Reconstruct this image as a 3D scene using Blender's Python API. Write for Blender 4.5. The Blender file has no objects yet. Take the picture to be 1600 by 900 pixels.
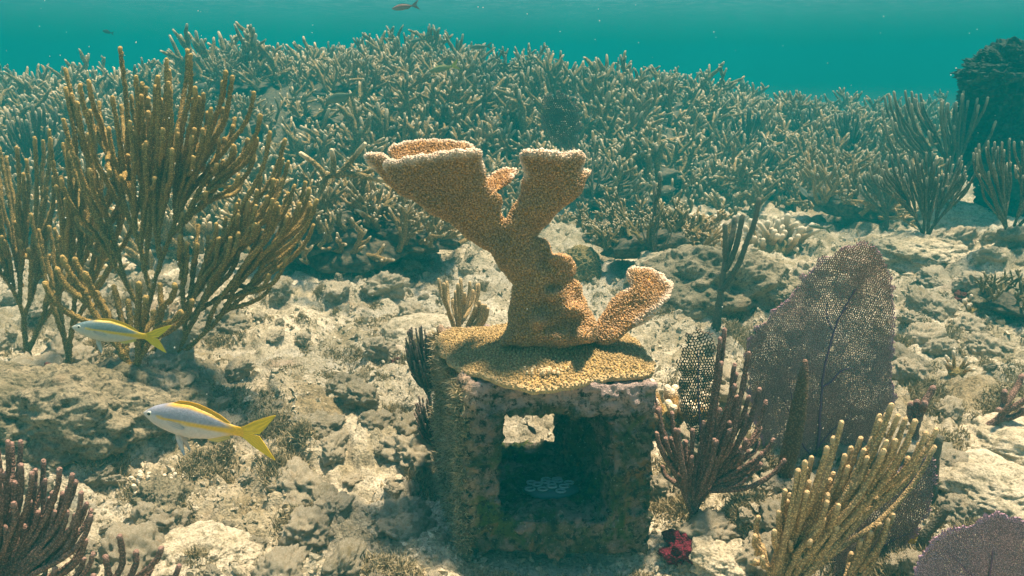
import bpy, math
import numpy as np
from mathutils import Vector, Matrix

# ------------------------------------------------------------------ scene, camera, light
S = bpy.context.scene
COL = S.collection
R = math.radians
F = 1256.0                       # focal length in pixels of the 1600 px wide photograph
PITCH = R(15.0)
CZ = 0.82
cam_d = bpy.data.cameras.new('camera'); cam = bpy.data.objects.new('camera', cam_d); COL.objects.link(cam)
cam.location = (0, 0, CZ); cam.rotation_euler = (R(90) - PITCH, 0, 0)
cam_d.sensor_width = 36; cam_d.lens = F / 1600 * 36; cam_d.clip_start = .02; cam_d.clip_end = 500
S.camera = cam

SUN_DIR = Vector((.20, .14, 1.0)).normalized()      # towards the sun
w = bpy.data.worlds.new('World'); S.world = w; w.use_nodes = True
nt = w.node_tree; nt.nodes.clear()
sky = nt.nodes.new('ShaderNodeTexSky'); sky.sky_type = 'NISHITA'; sky.sun_disc = False
sky.sun_elevation = math.asin(SUN_DIR.z)
sky.sun_rotation = math.atan2(SUN_DIR.x, SUN_DIR.y)
bg = nt.nodes.new('ShaderNodeBackground'); bg.inputs[1].default_value = .10
wo = nt.nodes.new('ShaderNodeOutputWorld')
nt.links.new(sky.outputs[0], bg.inputs[0]); nt.links.new(bg.outputs[0], wo.inputs[0])
sl = bpy.data.lights.new('sun', 'SUN'); sun = bpy.data.objects.new('sun', sl); COL.objects.link(sun)
sl.energy = 5.0; sl.angle = R(7); sl.color = (1.0, .87, .66)
sun.rotation_euler = SUN_DIR.to_track_quat('Z', 'Y').to_euler()
sun.location = (0, 0, 20)
S.view_settings.view_transform = 'Standard'; S.view_settings.look = 'None'
S.view_settings.exposure = 2.1; S.view_settings.gamma = 1; S.view_settings.use_curve_mapping = False
S.cycles.max_bounces = 6; S.cycles.diffuse_bounces = 2; S.cycles.volume_bounces = 1
S.cycles.transparent_max_bounces = 12; S.cycles.use_denoising = True
S.cycles.sample_clamp_indirect = 4

# ------------------------------------------------------------------ numeric helpers
rng = np.random.RandomState(7)
CP, SP = math.cos(PITCH), math.sin(PITCH)
def ray(px, py):
    a = (np.asarray(px, float) - 800) / F; b = -(np.asarray(py, float) - 450) / F
    return np.stack([a, CP + b * SP, -SP + b * CP + 0 * a], -1)
def at(px, py, Y):
    d = ray(px, py)
    return np.array([0, 0, CZ]) + d * (np.asarray(Y, float) / d[..., 1])[..., None]

def _h(ix, iy, iz, seed):
    h = (ix.astype(np.int64) * 374761393 + iy.astype(np.int64) * 668265263 + iz.astype(np.int64) * 2147483647 + seed * 974634777) & 0xffffffff
    h = ((h ^ (h >> 13)) * 1274126177) & 0xffffffff
    h = ((h ^ (h >> 16)) * 2246822519) & 0xffffffff
    return ((h ^ (h >> 15)) & 0xffffff) / float(0xffffff)
def vnoise(P, seed=0):
    P = np.asarray(P, float); I = np.floor(P).astype(np.int64); f = P - I; f = f * f * (3 - 2 * f)
    x, y, z = I[..., 0], I[..., 1], I[..., 2]
    def c(a, b, d): return _h(x + a, y + b, z + d, seed)
    fx, fy, fz = f[..., 0], f[..., 1], f[..., 2]
    l = lambda a, b, t: a + (b - a) * t
    return l(l(l(c(0,0,0), c(1,0,0), fx), l(c(0,1,0), c(1,1,0), fx), fy),
             l(l(c(0,0,1), c(1,0,1), fx), l(c(0,1,1), c(1,1,1), fx), fy), fz) * 2 - 1
def fbm(P, octs=4, seed=0, gain=.5):
    P = np.asarray(P, float); s = 0; a = 1
    for o in range(octs):
        s = s + a * vnoise(P, seed + o * 17); P = P * 2.03 + 11.3; a *= gain
    return s
def xyz(x, y, z=0.0):
    return np.stack([np.asarray(x, float), np.asarray(y, float), np.zeros_like(x) + z], -1)
def domes(x, y, cell, seed, keep=.8, flat=.6):
    """union of irregular rounded lumps, one per jittered cell"""
    w1 = fbm(xyz(x / cell * 1.7, y / cell * 1.7, seed), 3, seed + 5) * .30
    w2 = fbm(xyz(x / cell * 1.7, y / cell * 1.7, seed + 9.), 3, seed + 6) * .30
    X = x / cell + w1; Y = y / cell + w2
    ix = np.floor(X).astype(np.int64); iy = np.floor(Y).astype(np.int64); z0 = np.zeros_like(ix)
    best = np.zeros_like(X)
    for a in (-1, 0, 1):
        for b in (-1, 0, 1):
            jx, jy = ix + a, iy + b
            cx = jx + .15 + .7 * _h(jx, jy, z0, seed); cy = jy + .15 + .7 * _h(jx, jy, z0, seed + 1)
            r = .35 + .45 * _h(jx, jy, z0, seed + 2)
            st = .7 + .6 * _h(jx, jy, z0, seed + 3)
            an = _h(jx, jy, z0, seed + 7) * 3.14
            dx, dy = X - cx, Y - cy
            u = (dx * np.cos(an) + dy * np.sin(an)) * st; v = (-dx * np.sin(an) + dy * np.cos(an)) / st
            q = 1 - (u * u + v * v) / (r * r)
            h = np.sqrt(np.maximum(q, 0)) * r * (_h(jx, jy, z0, seed + 4) < keep)
            best = np.maximum(best, h)
    return best * cell * flat
def sstep(a, b, x):
    t = np.clip((x - a) / (b - a), 0, 1); return t * t * (3 - 2 * t)
def gauss(x, y, cx, cy, sx, sy): return np.exp(-((x - cx) / sx) ** 2 - ((y - cy) / sy) ** 2)

def H0(x, y):
    """large shape of the sea floor"""
    x = np.asarray(x, float); y = np.asarray(y, float)
    ang = x / np.maximum(y, .5) * F + 800                     # only to say how the ridge runs left to right
    top = np.interp(ang, [-300, 100, 330, 430, 600, 800, 900, 1000, 1150, 1400, 1800],
                         [.42, .44, .54, .76, .68, .57, .47, .49, .32, .14, .04])
    st = np.interp(ang, [-300, 200, 450, 800, 1000, 1300, 1500, 1800], [3.1, 3.3, 3.5, 3.9, 4.1, 4.4, 4.9, 5.2])
    m = sstep(st, st + 2.3, y) * top * (1 - .75 * sstep(7.6, 11.5, y))
    z = m + .05 * fbm(xyz(x * .9, y * .9), 2, 3)
    z = z + .10 * gauss(x, y, -.80, 1.72, .34, .26)           # rise under the big sea rods
    z = z + .07 * gauss(x, y, .45, 3.0, .75, .35)             # pale slab behind the elkhorn
    z = z + .10 * gauss(x, y, 1.9, 3.0, .6, .5) + .06 * gauss(x, y, .9, 1.6, .3, .3)
    z = z - .005 * gauss(x, y, .1, 1.3, .3, .22)
    return z
ST_X = [-300, 200, 450, 640, 800, 1000, 1300, 1500, 1800]; ST_Y = [3.2, 3.45, 3.45, 3.55, 4.1, 4.3, 4.7, 5.4, 6.2]   # where the thicket begins
def Hfull(x, y):
    x = np.asarray(x, float); y = np.asarray(y, float)
    z = H0(x, y)
    near = 1 - sstep(9, 14, y)
    blk = 1 - .85 * gauss(x, y, .08, 1.33, .2, .2)
    slab = 1 - .75 * gauss(x, y, .45, 3.0, .8, .35)
    a = domes(x, y, .42, 21, .55, .38) * slab
    b = domes(x + 3, y, .20, 31, .62, .50) * slab
    c = domes(x, y + 5, .095, 41, .62, .50) * (.35 + .65 * sstep(-.2, .3, vnoise(xyz(x * 2.1, y * 2.1), 77)))
    d = domes(x, y, .045, 51, .6, .48)
    e = domes(x, y, .020, 61, .7, .40)
    fine = fbm(xyz(x * 16, y * 16), 5, 8, .62) * .010 + np.abs(fbm(xyz(x * 45, y * 45), 3, 9, .6)) * .0045
    return z + near * blk * (np.maximum(a, b) * .55 + .3 * np.minimum(a, b) + c * 1.0 + d * .85 + e * .8 + fine * 1.3)
def project(P):
    x, y, z = P[0], P[1], P[2] - CZ; dep = y * CP - z * SP; up = y * SP + z * CP
    return 800 + F * x / dep, 450 - F * up / dep
def hz(x, y): return float(Hfull(np.array([x]), np.array([y]))[0])
def ground(px, py, lift=.03):
    """where the sight line through a photograph pixel meets the sea floor"""
    d = ray(px, py); t = np.linspace(.6, 14, 700)
    P = np.array([0, 0, CZ]) + d[None, :] * (t / d[1])[:, None]
    hit = np.nonzero(P[:, 2] < Hfull(P[:, 0], P[:, 1]) + lift)[0]
    return P[hit[0]] if len(hit) else P[-1]

# ------------------------------------------------------------------ mesh helpers
class MB:
    def __init__(s): s.V = []; s.T = []; s.Q = []; s.A = []; s.n = 0
    def add(s, V, T=None, Q=None, A=None):
        V = np.asarray(V, float).reshape(-1, 3)
        if T is not None and len(T): s.T.append(np.asarray(T, np.int64) + s.n)
        if Q is not None and len(Q): s.Q.append(np.asarray(Q, np.int64) + s.n)
        s.A.append(np.zeros(len(V)) if A is None else np.broadcast_to(np.asarray(A, float), (len(V),)).copy())
        s.V.append(V); s.n += len(V)
    def arrays(s):
        V = np.concatenate(s.V); A = np.concatenate(s.A)
        T = np.concatenate(s.T) if s.T else np.zeros((0, 3), int)
        Q = np.concatenate(s.Q) if s.Q else np.zeros((0, 4), int)
        return V, T, Q, A
    def build(s, name, m, parent=None, smooth=True, origin=None):
        V, T, Q, A = s.arrays()
        return obj(name, V, T, Q, m, parent, {'tip': A}, smooth, origin)
def mesh_np(name, V, T, Q, attrs=None, smooth=True):
    me = bpy.data.meshes.new(name)
    V = np.asarray(V, float); T = np.zeros((0, 3), int) if T is None else np.asarray(T); Q = np.zeros((0, 4), int) if Q is None else np.asarray(Q)
    me.vertices.add(len(V)); me.vertices.foreach_set('co', V.astype(np.float32).ravel())
    loops = np.concatenate([T.ravel(), Q.ravel()]).astype(np.int32)
    me.loops.add(len(loops)); me.loops.foreach_set('vertex_index', loops)
    nT, nQ = len(T), len(Q)
    st = np.concatenate([np.arange(nT) * 3, nT * 3 + np.arange(nQ) * 4]).astype(np.int32)
    me.polygons.add(nT + nQ); me.polygons.foreach_set('loop_start', st)
    me.update(calc_edges=True)
    me.polygons.foreach_set('use_smooth', np.full(nT + nQ, smooth, dtype=bool))
    for k, a in (attrs or {}).items():
        a = np.asarray(a, np.float32)
        if a.ndim == 1: me.attributes.new(k, 'FLOAT', 'POINT').data.foreach_set('value', a)
        else: me.attributes.new(k, 'FLOAT_COLOR', 'POINT').data.foreach_set('color', np.concatenate([a, np.ones((len(a), 1), np.float32)], 1).ravel())
    me.validate(); return me
def obj(name, V, T, Q, m, parent=None, attrs=None, smooth=True, origin=None):
    V = np.asarray(V, float)
    if origin is not None: V = V - np.asarray(origin)
    if parent is not None: V = V - np.array(parent.location)
    me = mesh_np(name, V, T, Q, attrs, smooth)
    if m is not None: me.materials.append(m)
    o = bpy.data.objects.new(name, me); COL.objects.link(o)
    if parent is not None: o.parent = parent
    if origin is not None: o.location = origin
    return o
def tag(o, label=None, cat=None, group=None, kind=None):
    if label: o['label'] = label
    if cat: o['category'] = cat
    if group: o['group'] = group
    if kind: o['kind'] = kind
    return o
def thing(name, label, cat, loc, group=None):
    o = bpy.data.objects.new(name, None); COL.objects.link(o); o.location = [float(v) for v in loc]
    o.empty_display_size = .05
    return tag(o, label, cat, group)

def frames(P):
    T = np.gradient(P, axis=0); T /= np.linalg.norm(T, axis=1)[:, None] + 1e-9
    ref = np.array([0, 1., 0]) if abs(T[0][1]) < .8 else np.array([1., 0, 0])
    N = np.zeros_like(P); n = np.cross(T[0], ref); n /= np.linalg.norm(n)
    for i in range(len(P)):
        n = n - T[i] * np.dot(n, T[i]); n /= np.linalg.norm(n) + 1e-9; N[i] = n
    return T, N, np.cross(T, N)
def tube(mb, P, r, sides=7, rough=0.0, tip=None, cap=True):
    P = np.asarray(P, float); r = np.broadcast_to(np.asarray(r, float), (len(P),)).copy()
    T, N, B = frames(P)
    if cap:                                                   # rounded end
        e = r[-1]; P = np.concatenate([P, [P[-1] + T[-1] * e * .6], [P[-1] + T[-1] * e * .95]])
        r = np.concatenate([r, [e * .78], [e * .3]])
        N = np.concatenate([N, N[-1:], N[-1:]]); B = np.concatenate([B, B[-1:], B[-1:]])
        if tip is not None: tip = np.concatenate([tip, tip[-1:], tip[-1:]])
    n = len(P); an = np.arange(sides) / sides * 2 * math.pi
    an2 = an[None, :] + (np.arange(n) % 2)[:, None] * math.pi / sides
    rr = r[:, None] * (1 + rough * (rng.rand(n, sides) - .35) * 2)
    V = P[:, None, :] + (np.cos(an2) * rr)[..., None] * N[:, None, :] + (np.sin(an2) * rr)[..., None] * B[:, None, :]
    i = np.arange(n - 1)[:, None] * sides; j = np.arange(sides)[None, :]; k = (j + 1) % sides
    Q = np.stack([i + j, i + k, i + sides + k, i + sides + j], -1).reshape(-1, 4)
    V = V.reshape(-1, 3); V = np.concatenate([V, [P[-1]]])
    l = (n - 1) * sides; Tn = np.stack([l + np.arange(sides), l + (np.arange(sides) + 1) % sides, np.full(sides, n * sides)], -1)
    A = None if tip is None else np.concatenate([np.repeat(tip, sides), tip[-1:]])
    mb.add(V, Tn, Q, A)
def smooth_path(P, step):
    P = np.asarray(P, float)
    if len(P) > 2:
        for _ in range(3):
            a = P[:-1] * .75 + P[1:] * .25; b = P[:-1] * .25 + P[1:] * .75
            P = np.concatenate([P[:1], np.stack([a, b], 1).reshape(-1, 3), P[-1:]])
    s = np.concatenate([[0], np.cumsum(np.linalg.norm(np.diff(P, axis=0), axis=1))])
    n = max(4, int(s[-1] / step)); t = np.linspace(0, s[-1], n)
    return np.stack([np.interp(t, s, P[:, k]) for k in range(3)], 1)
def ico(sub):
    t = (1 + 5 ** .5) / 2
    V = np.array([(-1,t,0),(1,t,0),(-1,-t,0),(1,-t,0),(0,-1,t),(0,1,t),(0,-1,-t),(0,1,-t),(t,0,-1),(t,0,1),(-t,0,-1),(-t,0,1)], float)
    T = np.array([(0,11,5),(0,5,1),(0,1,7),(0,7,10),(0,10,11),(1,5,9),(5,11,4),(11,10,2),(10,7,6),(7,1,8),(3,9,4),(3,4,2),(3,2,6),(3,6,8),(3,8,9),(4,9,5),(2,4,11),(6,2,10),(8,6,7),(9,8,1)])
    V /= np.linalg.norm(V, axis=1)[:, None]
    for _ in range(sub):
        E = np.sort(np.concatenate([T[:, [0, 1]], T[:, [1, 2]], T[:, [2, 0]]]), 1)
        U, inv = np.unique(E, axis=0, return_inverse=True); inv = inv.ravel()
        M = V[U].mean(1); M /= np.linalg.norm(M, axis=1)[:, None]; n = len(V); m = len(T)
        a, b, c = n + inv[:m], n + inv[m:2 * m], n + inv[2 * m:]
        T = np.concatenate([np.stack([T[:, 0], a, c], 1), np.stack([T[:, 1], b, a], 1), np.stack([T[:, 2], c, b], 1), np.stack([a, b, c], 1)])
        V = np.concatenate([V, M])
    return V, T
def inside(px, py, poly):
    x, y = px, py; c = np.zeros(len(x), bool); n = len(poly)
    for i in range(n):
        x1, y1 = poly[i]; x2, y2 = poly[i - 1]
        k = ((y1 > y) != (y2 > y)) & (x < (x2 - x1) * (y - y1) / (y2 - y1 + 1e-9) + x1); c ^= k
    return c
def remesh(V, T, Q, voxel, smooth=6):
    me = mesh_np('tmp', V, T, Q); o = bpy.data.objects.new('tmp', me); COL.objects.link(o)
    m = o.modifiers.new('r', 'REMESH'); m.mode = 'VOXEL'; m.voxel_size = voxel
    if smooth:
        k = o.modifiers.new('s', 'SMOOTH'); k.factor = .5; k.iterations = smooth
    dg = bpy.context.evaluated_depsgraph_get(); ev = o.evaluated_get(dg); em = ev.to_mesh()
    nv = len(em.vertices); W = np.empty(nv * 3, np.float32); em.vertices.foreach_get('co', W); W = W.reshape(-1, 3).astype(float)
    em.calc_loop_triangles(); TT = np.empty(len(em.loop_triangles) * 3, np.int32); em.loop_triangles.foreach_get('vertices', TT); TT = TT.reshape(-1, 3)
    ev.to_mesh_clear(); bpy.data.objects.remove(o); bpy.data.meshes.remove(me)
    return W, TT
def vnormals(V, T):
    n = np.cross(V[T[:, 1]] - V[T[:, 0]], V[T[:, 2]] - V[T[:, 0]]); N = np.zeros_like(V)
    for k in range(3): np.add.at(N, T[:, k], n)
    return N / (np.linalg.norm(N, axis=1)[:, None] + 1e-12)
def ribbed_ring_loft(mb, sections):
    """closed elliptical sections: (centre, width vector, thickness vector)"""
    n = 28; an = np.arange(n) / n * 2 * math.pi; rows = []
    for c, wv, tv in sections:
        ca, sa = np.cos(an), np.sin(an)
        ca = np.sign(ca) * np.abs(ca) ** .75; sa = np.sign(sa) * np.abs(sa) ** .85
        rows.append(np.asarray(c) + ca[:, None] * np.asarray(wv) + sa[:, None] * np.asarray(tv))
    V = np.concatenate(rows); m = len(sections)
    i = np.arange(m - 1)[:, None] * n; j = np.arange(n)[None, :]; k = (j + 1) % n
    Q = np.stack([i + j, i + k, i + n + k, i + n + j], -1).reshape(-1, 4)
    V = np.concatenate([V, [sections[0][0]], [sections[-1][0]]])
    a = np.arange(n); b = (a + 1) % n
    T = np.concatenate([np.stack([b, a, np.full(n, m * n)], -1), np.stack([(m - 1) * n + a, (m - 1) * n + b, np.full(n, m * n + 1)], -1)])
    mb.add(V, T, Q)

# ------------------------------------------------------------------ materials
def newmat(name):
    m = bpy.data.materials.new(name); m.use_nodes = True; t = m.node_tree
    b = t.nodes['Principled BSDF']; b.inputs['Roughness'].default_value = .85
    if 'Specular IOR Level' in b.inputs: b.inputs['Specular IOR Level'].default_value = .15
    return m, t, b
def N(t, kind, **kw):
    n = t.nodes.new(kind)
    for k, v in kw.items():
        if k.startswith('i_'): n.inputs[k[2:].replace('_', ' ')].default_value = v
        else: setattr(n, k, v)
    return n
def ramp(t, fac, stops, interp='LINEAR'):
    r = t.nodes.new('ShaderNodeValToRGB'); r.color_ramp.interpolation = interp
    while len(r.color_ramp.elements) < len(stops): r.color_ramp.elements.new(.5)
    for e, (p, c) in zip(r.color_ramp.elements, stops): e.position = p; e.color = (*c, 1) if len(c) == 3 else c
    t.links.new(fac, r.inputs[0]); return r.outputs[0]
def mixc(t, fac, a, b, mode='MIX'):
    m = t.nodes.new('ShaderNodeMix'); m.data_type = 'RGBA'; m.blend_type = mode
    for s, v in ((0, fac), (6, a), (7, b)):
        if hasattr(v, 'is_output'): t.links.new(v, m.inputs[s])
        elif s == 0: m.inputs[0].default_value = v
        else: m.inputs[s].default_value = (*v, 1)
    return m.outputs[2]
def noise(t, scale, detail=4, rough=.6, coord=None, dist=0):
    n = N(t, 'ShaderNodeTexNoise'); n.inputs['Scale'].default_value = scale; n.inputs['Detail'].default_value = detail
    n.inputs['Roughness'].default_value = rough; n.inputs['Distortion'].default_value = dist
    t.links.new(coord, n.inputs['Vector']); return n.outputs['Fac']
def ocoord(t, world=False):
    return (t.nodes.new('ShaderNodeNewGeometry').outputs['Position'] if world else t.nodes.new('ShaderNodeTexCoord').outputs['Object'])
def bump(t, b, h, dist=.004, strength=1.0):
    n = t.nodes.new('ShaderNodeBump'); n.inputs['Distance'].default_value = dist; n.inputs['Strength'].default_value = strength
    t.links.new(h, n.inputs['Height']); t.links.new(n.outputs[0], b.inputs['Normal'])
def coral_mat(name, a, bcol, tipc=None, sc=60, fine=350, dist=.003, attr='tip', tip_lo=.0, rnd=.0):
    m, t, b = newmat(name); co = ocoord(t)
    c = mixc(t, ramp(t, noise(t, sc, 4, .65, co), [(.33, (0, 0, 0)), (.67, (1, 1, 1))]), a, bcol)
    vo = N(t, 'ShaderNodeTexVoronoi'); vo.inputs['Scale'].default_value = fine; t.links.new(co, vo.inputs['Vector'])
    sp = ramp(t, vo.outputs['Distance'], [(.08, (1.55, 1.52, 1.42)), (.55, (.50, .50, .50))])
    c = mixc(t, 1.0, c, sp, 'MULTIPLY')
    if rnd:
        oi = t.nodes.new('ShaderNodeObjectInfo'); v = ramp(t, oi.outputs['Random'], [(0, (1 - rnd, 1 - rnd * .8, 1 - rnd)), (1, (1 + rnd, 1 + rnd * .8, 1 + rnd * .6))])
        c = mixc(t, 1.0, c, v, 'MULTIPLY')
    if tipc:
        at_ = N(t, 'ShaderNodeAttribute', attribute_name=attr)
        c = mixc(t, ramp(t, at_.outputs['Fac'], [(tip_lo, (0, 0, 0)), (1, (1, 1, 1))]), c, tipc)
    t.links.new(c, b.inputs['Base Color'])
    bump(t, b, vo.outputs['Distance'], -dist if False else dist, .7)
    return m
def rock_mat(name, cols, scale=1.0, world=False):
    """mottled rock: cols = pale, mid, dark, accent"""
    m, t, b = newmat(name); co = ocoord(t, world); pale, mid, dark, acc = cols
    n1 = noise(t, 5 * scale, 6, .7, co); n2 = noise(t, 34 * scale, 6, .75, co); n3 = noise(t, 2.2 * scale, 5, .62, co, .6); n4 = noise(t, 130 * scale, 4, .7, co)
    c = mixc(t, ramp(t, n1, [(.40, (0, 0, 0)), (.60, (1, 1, 1))]), mid, pale)
    c = mixc(t, ramp(t, n2, [(.36, (1, 1, 1)), (.50, (0, 0, 0))]), c, dark)
    c = mixc(t, ramp(t, n3, [(.56, (0, 0, 0)), (.68, (.75, .75, .75))]), c, acc)
    c = mixc(t, 1.0, c, ramp(t, n4, [(.30, (.45, .45, .42)), (.50, (1, 1, 1)), (.70, (1.35, 1.33, 1.28))]), 'MULTIPLY')
    t.links.new(c, b.inputs['Base Color'])
    mx = N(t, 'ShaderNodeMath', operation='ADD'); t.links.new(n2, mx.inputs[0]); t.links.new(n4, mx.inputs[1])
    bump(t, b, mx.outputs[0], .012 / max(scale, .5), .8)
    return m
def plain(name, c, rough=.6, spec=.3):
    m, t, b = newmat(name); b.inputs['Base Color'].default_value = (*c, 1); b.inputs['Roughness'].default_value = rough
    b.inputs['Specular IOR Level'].default_value = spec; return m
# ------------------------------------------------------------------ the setting
def floor_mat():
    m, t, b = newmat('sea_floor'); co = ocoord(t, True)
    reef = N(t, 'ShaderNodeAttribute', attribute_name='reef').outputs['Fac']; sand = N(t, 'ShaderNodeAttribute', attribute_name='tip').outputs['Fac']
    big = noise(t, 1.7, 5, .65, co, .5); mid = noise(t, 7, 6, .7, co, .3); fin = noise(t, 46, 6, .75, co); gr = noise(t, 170, 3, .7, co)
    c = mixc(t, ramp(t, mid, [(.38, (0, 0, 0)), (.60, (1, 1, 1))]), (.36, .30, .185), (.66, .58, .42))
    c = mixc(t, ramp(t, big, [(.50, (0, 0, 0)), (.64, (.8, .8, .8))]), c, (.27, .20, .095))       # brown algal turf
    c = mixc(t, ramp(t, noise(t, 3.1, 4, .6, co, .4), [(.60, (0, 0, 0)), (.70, (.55, .55, .55))]), c, (.42, .25, .17))  # coralline pink
    c = mixc(t, ramp(t, fin, [(.34, (1, 1, 1)), (.47, (0, 0, 0))]), c, (.14, .12, .07))
    c = mixc(t, ramp(t, fin, [(.60, (0, 0, 0)), (.72, (.8, .8, .8))]), c, (.62, .58, .47))
    c = mixc(t, sand, c, (.56, .51, .40))
    c = mixc(t, reef, c, mixc(t, ramp(t, fin, [(.4, (0, 0, 0)), (.6, (1, 1, 1))]), (.04, .045, .03), (.14, .12, .07)))  # dark dead reef under the thicket, with its shade painted into the colour
    c = mixc(t, 1.0, c, ramp(t, gr, [(.30, (.5, .5, .47)), (.5, (1, 1, 1)), (.70, (1.3, 1.28, 1.22))]), 'MULTIPLY')
    t.links.new(c, b.inputs['Base Color'])
    mx = N(t, 'ShaderNodeMath', operation='ADD'); t.links.new(fin, mx.inputs[0]); t.links.new(gr, mx.inputs[1])
    bump(t, b, mx.outputs[0], .010, .8)
    return m
def build_floor():
    na, nr = 980, 900
    u = np.linspace(-1.05, 1.05, na)                            # slope of the sight line, wider than the view
    y = np.concatenate([np.linspace(.45, .95, 50)[:-1], np.geomspace(.95, 12, nr - 110), np.geomspace(12.4, 120, 61)])
    YY, UU = np.meshgrid(y, u, indexing='ij'); XX = UU * (YY + .35)
    Z = Hfull(XX, YY); Z0 = H0(XX, YY)
    s = np.clip(sstep(.012, -.012, Z - Z0 - .012) * .8, 0, 1) * sstep(-.2, .5, vnoise(xyz(XX * 1.3, YY * 1.3), 91))
    s = np.maximum(s, .8 * gauss(XX, YY, .45, 3.0, .5, .25) * (Z - Z0 < .05))
    V = np.stack([XX, YY, Z], -1).reshape(-1, 3); n0, n1 = XX.shape
    i = np.arange(n0 - 1)[:, None] * n1; j = np.arange(n1 - 1)[None, :]
    Q = np.stack([i + j, i + j + 1, i + n1 + j + 1, i + n1 + j], -1).reshape(-1, 4)
    # ground behind and beside the camera, coarse, closing the sheet
    o = obj('sea_floor', V, None, Q, floor_mat(), None, {'tip': s.ravel(), 'reef': (sstep(.0, .35, YY - np.interp(XX / YY * F + 800, ST_X, ST_Y) + .15 * vnoise(xyz(XX * 3, YY * 3), 5)) * (1 - sstep(1340, 1400, XX / YY * F + 800) * (YY < 6.2)) * .92).ravel()})  # reef mask also sets where the thicket's shade is painted in
    tag(o, kind='structure')
    xs = np.linspace(-120, 120, 160); ys = np.linspace(-40, 120, 110); YY, XX = np.meshgrid(ys, xs, indexing='ij')
    V = np.stack([XX, YY, 0 * XX - .22], -1).reshape(-1, 3); n0, n1 = XX.shape
    i = np.arange(n0 - 1)[:, None] * n1; j = np.arange(n1 - 1)[None, :]
    Q = np.stack([i + j, i + j + 1, i + n1 + j + 1, i + n1 + j], -1).reshape(-1, 4)
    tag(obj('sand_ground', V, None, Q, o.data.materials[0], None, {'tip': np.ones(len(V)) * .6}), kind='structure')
build_floor()

def water_light_filter():  # unseen water sheet overhead, added to filter and dapple the sunlight
    m = bpy.data.materials.new('water_light_filter'); m.use_nodes = True; t = m.node_tree; t.nodes.clear()
    co = ocoord(t, True)
    wv = N(t, 'ShaderNodeTexNoise'); wv.inputs['Scale'].default_value = 1.3; wv.inputs['Detail'].default_value = 2; t.links.new(co, wv.inputs['Vector'])
    vm = N(t, 'ShaderNodeVectorMath', operation='MULTIPLY_ADD'); vm.inputs[1].default_value = (.7, .7, .7)
    t.links.new(wv.outputs['Color'], vm.inputs[0]); t.links.new(co, vm.inputs[2])
    vo = N(t, 'ShaderNodeTexVoronoi', feature='DISTANCE_TO_EDGE'); vo.inputs['Scale'].default_value = 3.4; t.links.new(vm.outputs[0], vo.inputs['Vector'])
    n2 = noise(t, 2.0, 3, .55, co)
    ad = N(t, 'ShaderNodeMath', operation='MULTIPLY_ADD'); t.links.new(vo.outputs['Distance'], ad.inputs[0]); ad.inputs[1].default_value = .55; t.links.new(n2, ad.inputs[2])
    c = ramp(t, ad.outputs[0], [(.38, (1.0, .94, .92)), (.50, (.74, .69, .67)), (.66, (.44, .42, .41))])  # ripple light pattern painted into the sheet's transparency
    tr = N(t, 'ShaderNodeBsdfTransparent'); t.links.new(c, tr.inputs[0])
    o = N(t, 'ShaderNodeOutputMaterial'); t.links.new(tr.outputs[0], o.inputs[0])
    n = 60; g = np.linspace(-200, 200, n); Y, X = np.meshgrid(g, g, indexing='ij')
    V = np.stack([X, Y, 3.35 + .03 * vnoise(xyz(X, Y), 3)], -1).reshape(-1, 3)
    i = np.arange(n - 1)[:, None] * n; j = np.arange(n - 1)[None, :]
    Q = np.stack([i + j, i + j + 1, i + n + j + 1, i + n + j], -1).reshape(-1, 4)
    tag(obj('water_light_filter', V, None, Q, m), kind='structure')
water_light_filter()

def haze():
    m = bpy.data.materials.new('haze'); m.use_nodes = True; t = m.node_tree; t.nodes.clear()
    v = N(t, 'ShaderNodeVolumePrincipled'); v.inputs['Color'].default_value = (.004, .255, .27, 1)
    v.inputs['Density'].default_value = .102; v.inputs['Anisotropy'].default_value = .0
    o = N(t, 'ShaderNodeOutputMaterial'); t.links.new(v.outputs[0], o.inputs['Volume'])
    x0, x1, y0, y1, z0, z1 = -130, 130, -45, 130, -1.3, 3.2
    V = [(x, y, z) for z in (z0, z1) for y in (y0, y1) for x in (x0, x1)]
    Q = [(0, 2, 3, 1), (4, 5, 7, 6), (0, 1, 5, 4), (2, 6, 7, 3), (0, 4, 6, 2), (1, 3, 7, 5)]
    o = obj('haze', V, None, Q, m, smooth=False); tag(o, kind='stuff')
haze()
# ------------------------------------------------------------------ colours
M_ROCK = rock_mat('reef_rock', ((.62, .54, .38), (.46, .39, .25), (.19, .16, .10), (.38, .29, .14)))
M_ROCKD = rock_mat('dark_reef_rock', ((.36, .30, .19), (.20, .17, .10), (.055, .052, .035), (.22, .14, .08)), 1.6)
M_STONE = rock_mat('rubble', ((.68, .59, .42), (.52, .44, .29), (.24, .20, .12), (.48, .35, .20)), 2.0)
M_BLOCK = rock_mat('block_crust', ((.17, .16, .13), (.07, .085, .05), (.02, .026, .017), (.24, .19, .16)), 2.2)
M_STAG = coral_mat('staghorn', (.42, .285, .115), (.29, .20, .08), (.72, .58, .36), 14, 170, .004, tip_lo=.35, rnd=.25)
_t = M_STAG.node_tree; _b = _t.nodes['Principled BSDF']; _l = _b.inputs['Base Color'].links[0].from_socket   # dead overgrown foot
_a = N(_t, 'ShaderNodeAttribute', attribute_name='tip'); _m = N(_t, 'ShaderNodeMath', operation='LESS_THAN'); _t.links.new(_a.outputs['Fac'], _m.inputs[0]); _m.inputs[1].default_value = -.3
_t.links.new(mixc(_t, _m.outputs[0], _l, mixc(_t, ramp(_t, noise(_t, 30, 4, .7, ocoord(_t)), [(.4, (0, 0, 0)), (.6, (1, 1, 1))]), (.05, .05, .035), (.16, .13, .08))), _b.inputs['Base Color'])
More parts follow.
